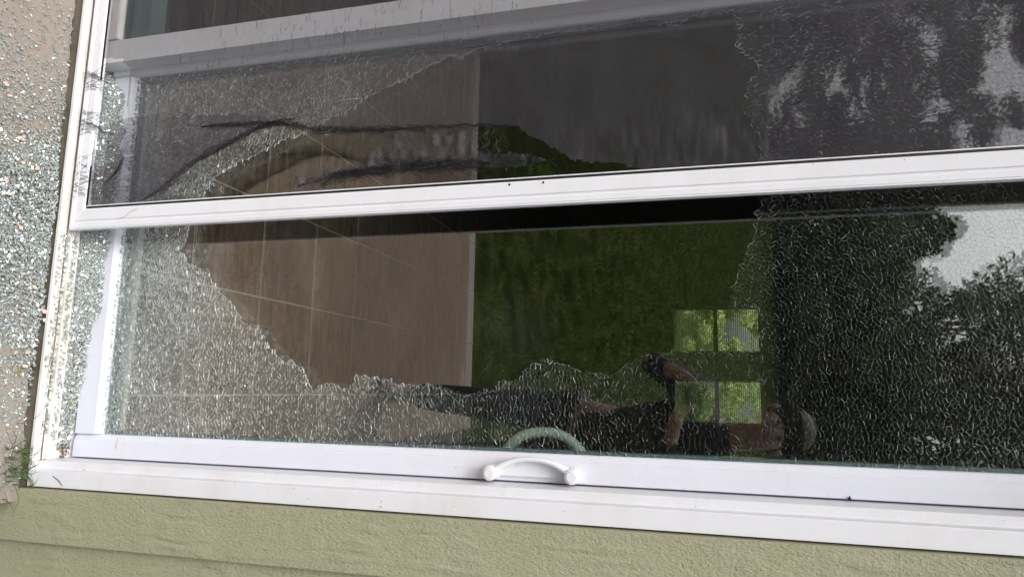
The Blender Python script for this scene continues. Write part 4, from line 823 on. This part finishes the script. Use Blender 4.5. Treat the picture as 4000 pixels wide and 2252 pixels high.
TL = [ # x, y, h, spread, material, n, conifer, label
 (-9.0, -41, 10.3, 3.5, 'leaf_mid', 12000, False, 'round leafy tree across the lawn, right under the bright gap of sky'),
 (2.2, -47, 21, 5.5, 'leaf_dark', 18000, False, 'tall dark tree standing just behind the two tall opposite trees'),
 (-1.6, -41, 20, 6.4, 'leaf_dark', 24000, False, 'tall dark leafy tree standing directly opposite the door'),
 (5.4, -42, 21, 6.6, 'leaf_mid', 22000, False, 'tall green leafy tree just right of the one opposite the door'),
 (-13.6, -40, 9.4, 3.9, 'leaf_dark', 12000, False, 'low dark leafy tree left of the round tree under the sky gap'),
 (-16.8, -44, 14.5, 3.4, 'leaf_mid', 3600, False, 'tall sparse tree with sky showing through its thin crown'),
 (-23.5, -42, 18, 5.0, 'leaf_dark', 18000, False, 'broad tall dark tree left of the thin crowned tree'),
 (-31, -43, 18, 5.2, 'leaf_mid', 12000, False, 'big leafy tree second from the left edge of the wood'),
 (-40, -44, 18, 5.6, 'leaf_dark', 10000, False, 'leftmost big dark tree behind the lawn'),
 (-5.0, -52, 18, 4.5, 'leaf_dark', 14000, False, 'back row tree between the round tree and the spruce'),
 (12.5, -43, 17, 5.0, 'leaf_mid', 11000, False, 'leafy tree at the right end of the row behind the lawn'),
 (1.5, -52, 25, 6.0, 'leaf_dark', 16000, True, 'tallest spruce, standing in the back row'),
 (-12, -53, 10.5, 7.0, 'leaf_dark', 14000, False, 'wide low tree in the back row below the sky gap'),
 (0.5, -47, 9, 6.0, 'leaf_dark', 14000, False, 'low broad dark tree filling the gap under the tall opposite tree'),
 (-7.5, -49, 8, 6.0, 'leaf_dark', 14000, False, 'low broad dark tree behind the round leafy tree'),
 (8.5, -49, 10, 6.0, 'leaf_dark', 12000, False, 'low broad dark tree at the right end of the wood'),
 (-26, -53, 16, 6.0, 'leaf_dark', 10000, False, 'back row tree behind the broad tall dark tree'),
]
for x, y, h, sp_, mt, n, cf, lab in TL: tree(x, y, h, sp_, lab, M[mt], n, 0.02, 1.9 if mt == 'leaf_dark' else 1.2, 0.24, cf, 'spruce_tree' if cf else 'leafy_tree')
BL = [(-3.4, 24, 3.6, 1.5, 'rounded bush painted sunlit green behind the house, left window view'), (-1.2, 30, 3.0, 1.6, 'small bush painted sunlit green behind the house'), (1.6, 32, 7.5, 3.0, 'tall leafy tree behind the house, middle window view'), (-7.5, 36, 8, 3.6, 'leafy tree behind the house at the left'), (4.6, 25, 7, 3.2, 'leafy tree behind the house at the right'), (-1.5, 44, 9, 4.4, 'farthest leafy tree behind the house')]
for x, y, h, sp_, lab in BL: tree(x, y, h, sp_, lab, M['leaf_sunlit'], 6000, 0.05, 1.0, 0.12, False, 'leafy_tree' if h > 5 else 'bush')

# ------------------------------------------------------------------ the photographer, mirrored in the glass
def skin_obj(name, nodes, edges, mat, parent, sub=2, root=0):
    me = bpy.data.meshes.new(name); me.from_pydata([n[0] for n in nodes], edges, []); me.materials.append(mat)
    o = bpy.data.objects.new(name, me); COL.objects.link(o)
    sk = o.modifiers.new('skin', 'SKIN'); sk.use_smooth_shade = True
    for i, n in enumerate(nodes): me.skin_vertices[0].data[i].radius = n[1] if isinstance(n[1], tuple) else (n[1], n[1])
    me.skin_vertices[0].data[root].use_root = True
    sb = o.modifiers.new('sub', 'SUBSURF'); sb.levels = sub; sb.render_levels = sub
    setp(o, parent); return o
PXc, PYc, GZ = 0.20, -1.66, -0.07
per = empty('person', (PXc, PYc, GZ), 'person in black clothes and brown shoes holding up a phone, mirrored in the glass', 'person')
ph_c = Vector((0.005, -1.232, 1.345))
nodes = [((PXc, PYc, 0.90), 0.125), ((PXc, PYc - .01, 1.10), 0.115), ((PXc, PYc, 1.34), 0.135), ((PXc, PYc + .01, 1.46), 0.075), ((PXc - .02, PYc + .03, 1.54), 0.055), ((PXc - .05, PYc + .07, 1.63), 0.085), ((PXc - .055, PYc + .06, 1.72), 0.088),
 ((PXc - .19, PYc + .03, 1.40), 0.058), ((PXc - .33, PYc + .14, 1.17), 0.042), ((-0.07, -1.30, 1.31), 0.026), ((-0.05, -1.262, 1.335), 0.024),
 ((PXc + .19, PYc + .03, 1.40), 0.058), ((PXc + .25, PYc + .20, 1.18), 0.042), ((0.08, -1.31, 1.30), 0.026), ((0.055, -1.268, 1.33), 0.024),
 ((PXc - .10, PYc, 0.82), 0.088), ((PXc - .13, PYc + .05, 0.44), 0.062), ((PXc - .17, PYc + .02, 0.04), 0.042), ((PXc - .20, PYc + .17, -0.035), 0.035),
 ((PXc + .10, PYc, 0.82), 0.088), ((PXc + .12, PYc + .03, 0.44), 0.062), ((PXc + .13, PYc, 0.04), 0.042), ((PXc + .15, PYc + .15, -0.035), 0.035)]
edges = [(0, 1), (1, 2), (2, 3), (3, 4), (4, 5), (5, 6), (2, 7), (7, 8), (8, 9), (9, 10), (2, 11), (11, 12), (12, 13), (13, 14), (0, 15), (15, 16), (16, 17), (17, 18), (0, 19), (19, 20), (20, 21), (21, 22)]
hx_, fl = [], []
for si, (wi, sx) in enumerate(((10, -1), (14, 1))):
    wv = Vector(nodes[wi][0])
    for k in range(4):
        b = wv + Vector((0, 0.004, 0.024 - 0.018 * k)); k1 = b + Vector((sx * 0.012, 0.004, 0.004)); k2 = Vector((ph_c.x + sx * 0.045, -1.252, b.z + .004)); k3 = Vector((ph_c.x + sx * 0.030, -1.2455 - .002, b.z + .006))
        n0 = len(nodes); nodes += [(tuple(b), 0.009), (tuple(k2), 0.0078), (tuple(k3), 0.0068)]; edges += [(wi, n0), (n0, n0 + 1), (n0 + 1, n0 + 2)]
    n0 = len(nodes); nodes += [(tuple(wv + Vector((-sx * 0.006, -0.006, 0.030))), 0.010), (tuple(Vector((ph_c.x + sx * 0.028, -1.252, 1.378))), 0.008)]; edges += [(wi, n0), (n0, n0 + 1)]
skin_obj('body', nodes, edges, M['skin'], per)
sh = [((PXc, PYc, 0.84), 0.155)] + [(n[0], n[1] * (1.16 if i not in (2,) else 1.14)) for i, n in enumerate(nodes[:4])] + [(nodes[7][0], 0.074), (nodes[8][0], 0.054), (tuple(Vector(nodes[8][0]).lerp(Vector(nodes[9][0]), .75)), 0.036), (nodes[11][0], 0.074), (nodes[12][0], 0.054), (tuple(Vector(nodes[12][0]).lerp(Vector(nodes[13][0]), .75)), 0.036), (tuple(Vector(nodes[4][0]) + Vector((0, 0, .01))), 0.070)]
skin_obj('shirt', sh, [(0, 1), (1, 2), (2, 3), (3, 4), (3, 5), (5, 6), (6, 7), (3, 8), (8, 9), (9, 10), (4, 11)], M['shirt'], per)
tr_ = [((PXc, PYc, 0.93), 0.15), (nodes[15][0], 0.112), (nodes[16][0], 0.082), ((PXc - .165, PYc + .02, 0.02), 0.064), (nodes[19][0], 0.112), (nodes[20][0], 0.082), ((PXc + .13, PYc, 0.02), 0.064)]
skin_obj('trousers', tr_, [(0, 1), (1, 2), (2, 3), (0, 4), (4, 5), (5, 6)], M['trouser'], per)
for i in (17, 21):
    a = Vector(nodes[i][0]); b = Vector(nodes[i + 1][0]); d = (b - a).normalized()
    skin_obj('shoe', [((a.x, a.y - .04, -0.018), (0.05, 0.044)), ((a.x + d.x * .08, a.y + .08, -0.022), (0.052, 0.040)), ((b.x, b.y + .02, -0.032), (0.046, 0.030))], [(0, 1), (1, 2)], M['shoe'], per)
hd_c = Vector((PXc - .055, PYc + .045, 1.70))
def ell(name, c, r, mat, cut=None, seg=24):
    bm = bmesh.new(); bmesh.ops.create_uvsphere(bm, u_segments=seg, v_segments=16, radius=1.0)
    if cut: bmesh.ops.delete(bm, geom=[v for v in bm.verts if cut(v.co)], context='VERTS')
    bmesh.ops.scale(bm, verts=bm.verts, vec=r); bmesh.ops.translate(bm, verts=bm.verts, vec=c)
    me = bpy.data.meshes.new(name); bm.to_mesh(me); bm.free(); me.materials.append(mat); me.polygons.foreach_set('use_smooth', [True] * len(me.polygons)); o = bpy.data.objects.new(name, me); COL.objects.link(o); setp(o, per); return o
ell('hair', (hd_c.x, hd_c.y - .012, 1.745), (0.098, 0.108, 0.095), M['hair'], lambda c: c.z < 0.0 and c.y > 0.1 or c.z < -0.5 or (c.z < 0.35 and c.y > 0.45))
for s in (-1, 1):
    ell('eye', (hd_c.x + s * .033, hd_c.y + .098, 1.685), (0.011, 0.008, 0.007), M['phone'], seg=12); ell('ear', (hd_c.x + s * .094, hd_c.y + .005, 1.675), (0.014, 0.022, 0.032), M['skin'], seg=12)
ell('nose', (hd_c.x, hd_c.y + .112, 1.655), (0.014, 0.020, 0.024), M['skin'], seg=12); ell('mouth', (hd_c.x, hd_c.y + .098, 1.612), (0.024, 0.009, 0.006), plain('lips', (0.35, 0.13, 0.11), .5), seg=12)
phn = empty('phone', tuple(ph_c), 'black phone held in both hands in front of the person', 'phone')
bm = bmesh.new(); bmesh.ops.create_cube(bm, size=1); bmesh.ops.scale(bm, vec=(0.076, 0.008, 0.160), verts=bm.verts)
me = bpy.data.meshes.new('phone_body'); bm.to_mesh(me); bm.free(); me.materials.append(M['phone']); o = bpy.data.objects.new('phone_body', me); COL.objects.link(o); o.parent = phn; bevel(o, 0.003, 3)
phn.location = (ph_c.x, -1.2400, 1.335); phn.rotation_euler = (R(-14), 0, 0)
for k in (0, 1):
    bm = bmesh.new(); bmesh.ops.create_cone(bm, cap_ends=True, segments=20, radius1=0.007, radius2=0.007, depth=0.002); bmesh.ops.rotate(bm, verts=bm.verts, cent=(0, 0, 0), matrix=Matrix.Rotation(R(90), 3, 'X'))
    me = bpy.data.meshes.new('camera_lens'); bm.to_mesh(me); bm.free(); me.materials.append(M['gasket_shade']); o = bpy.data.objects.new('camera_lens', me); COL.objects.link(o); o.parent = phn; o.location = (-0.020, 0.005, 0.055 - 0.024 * k)
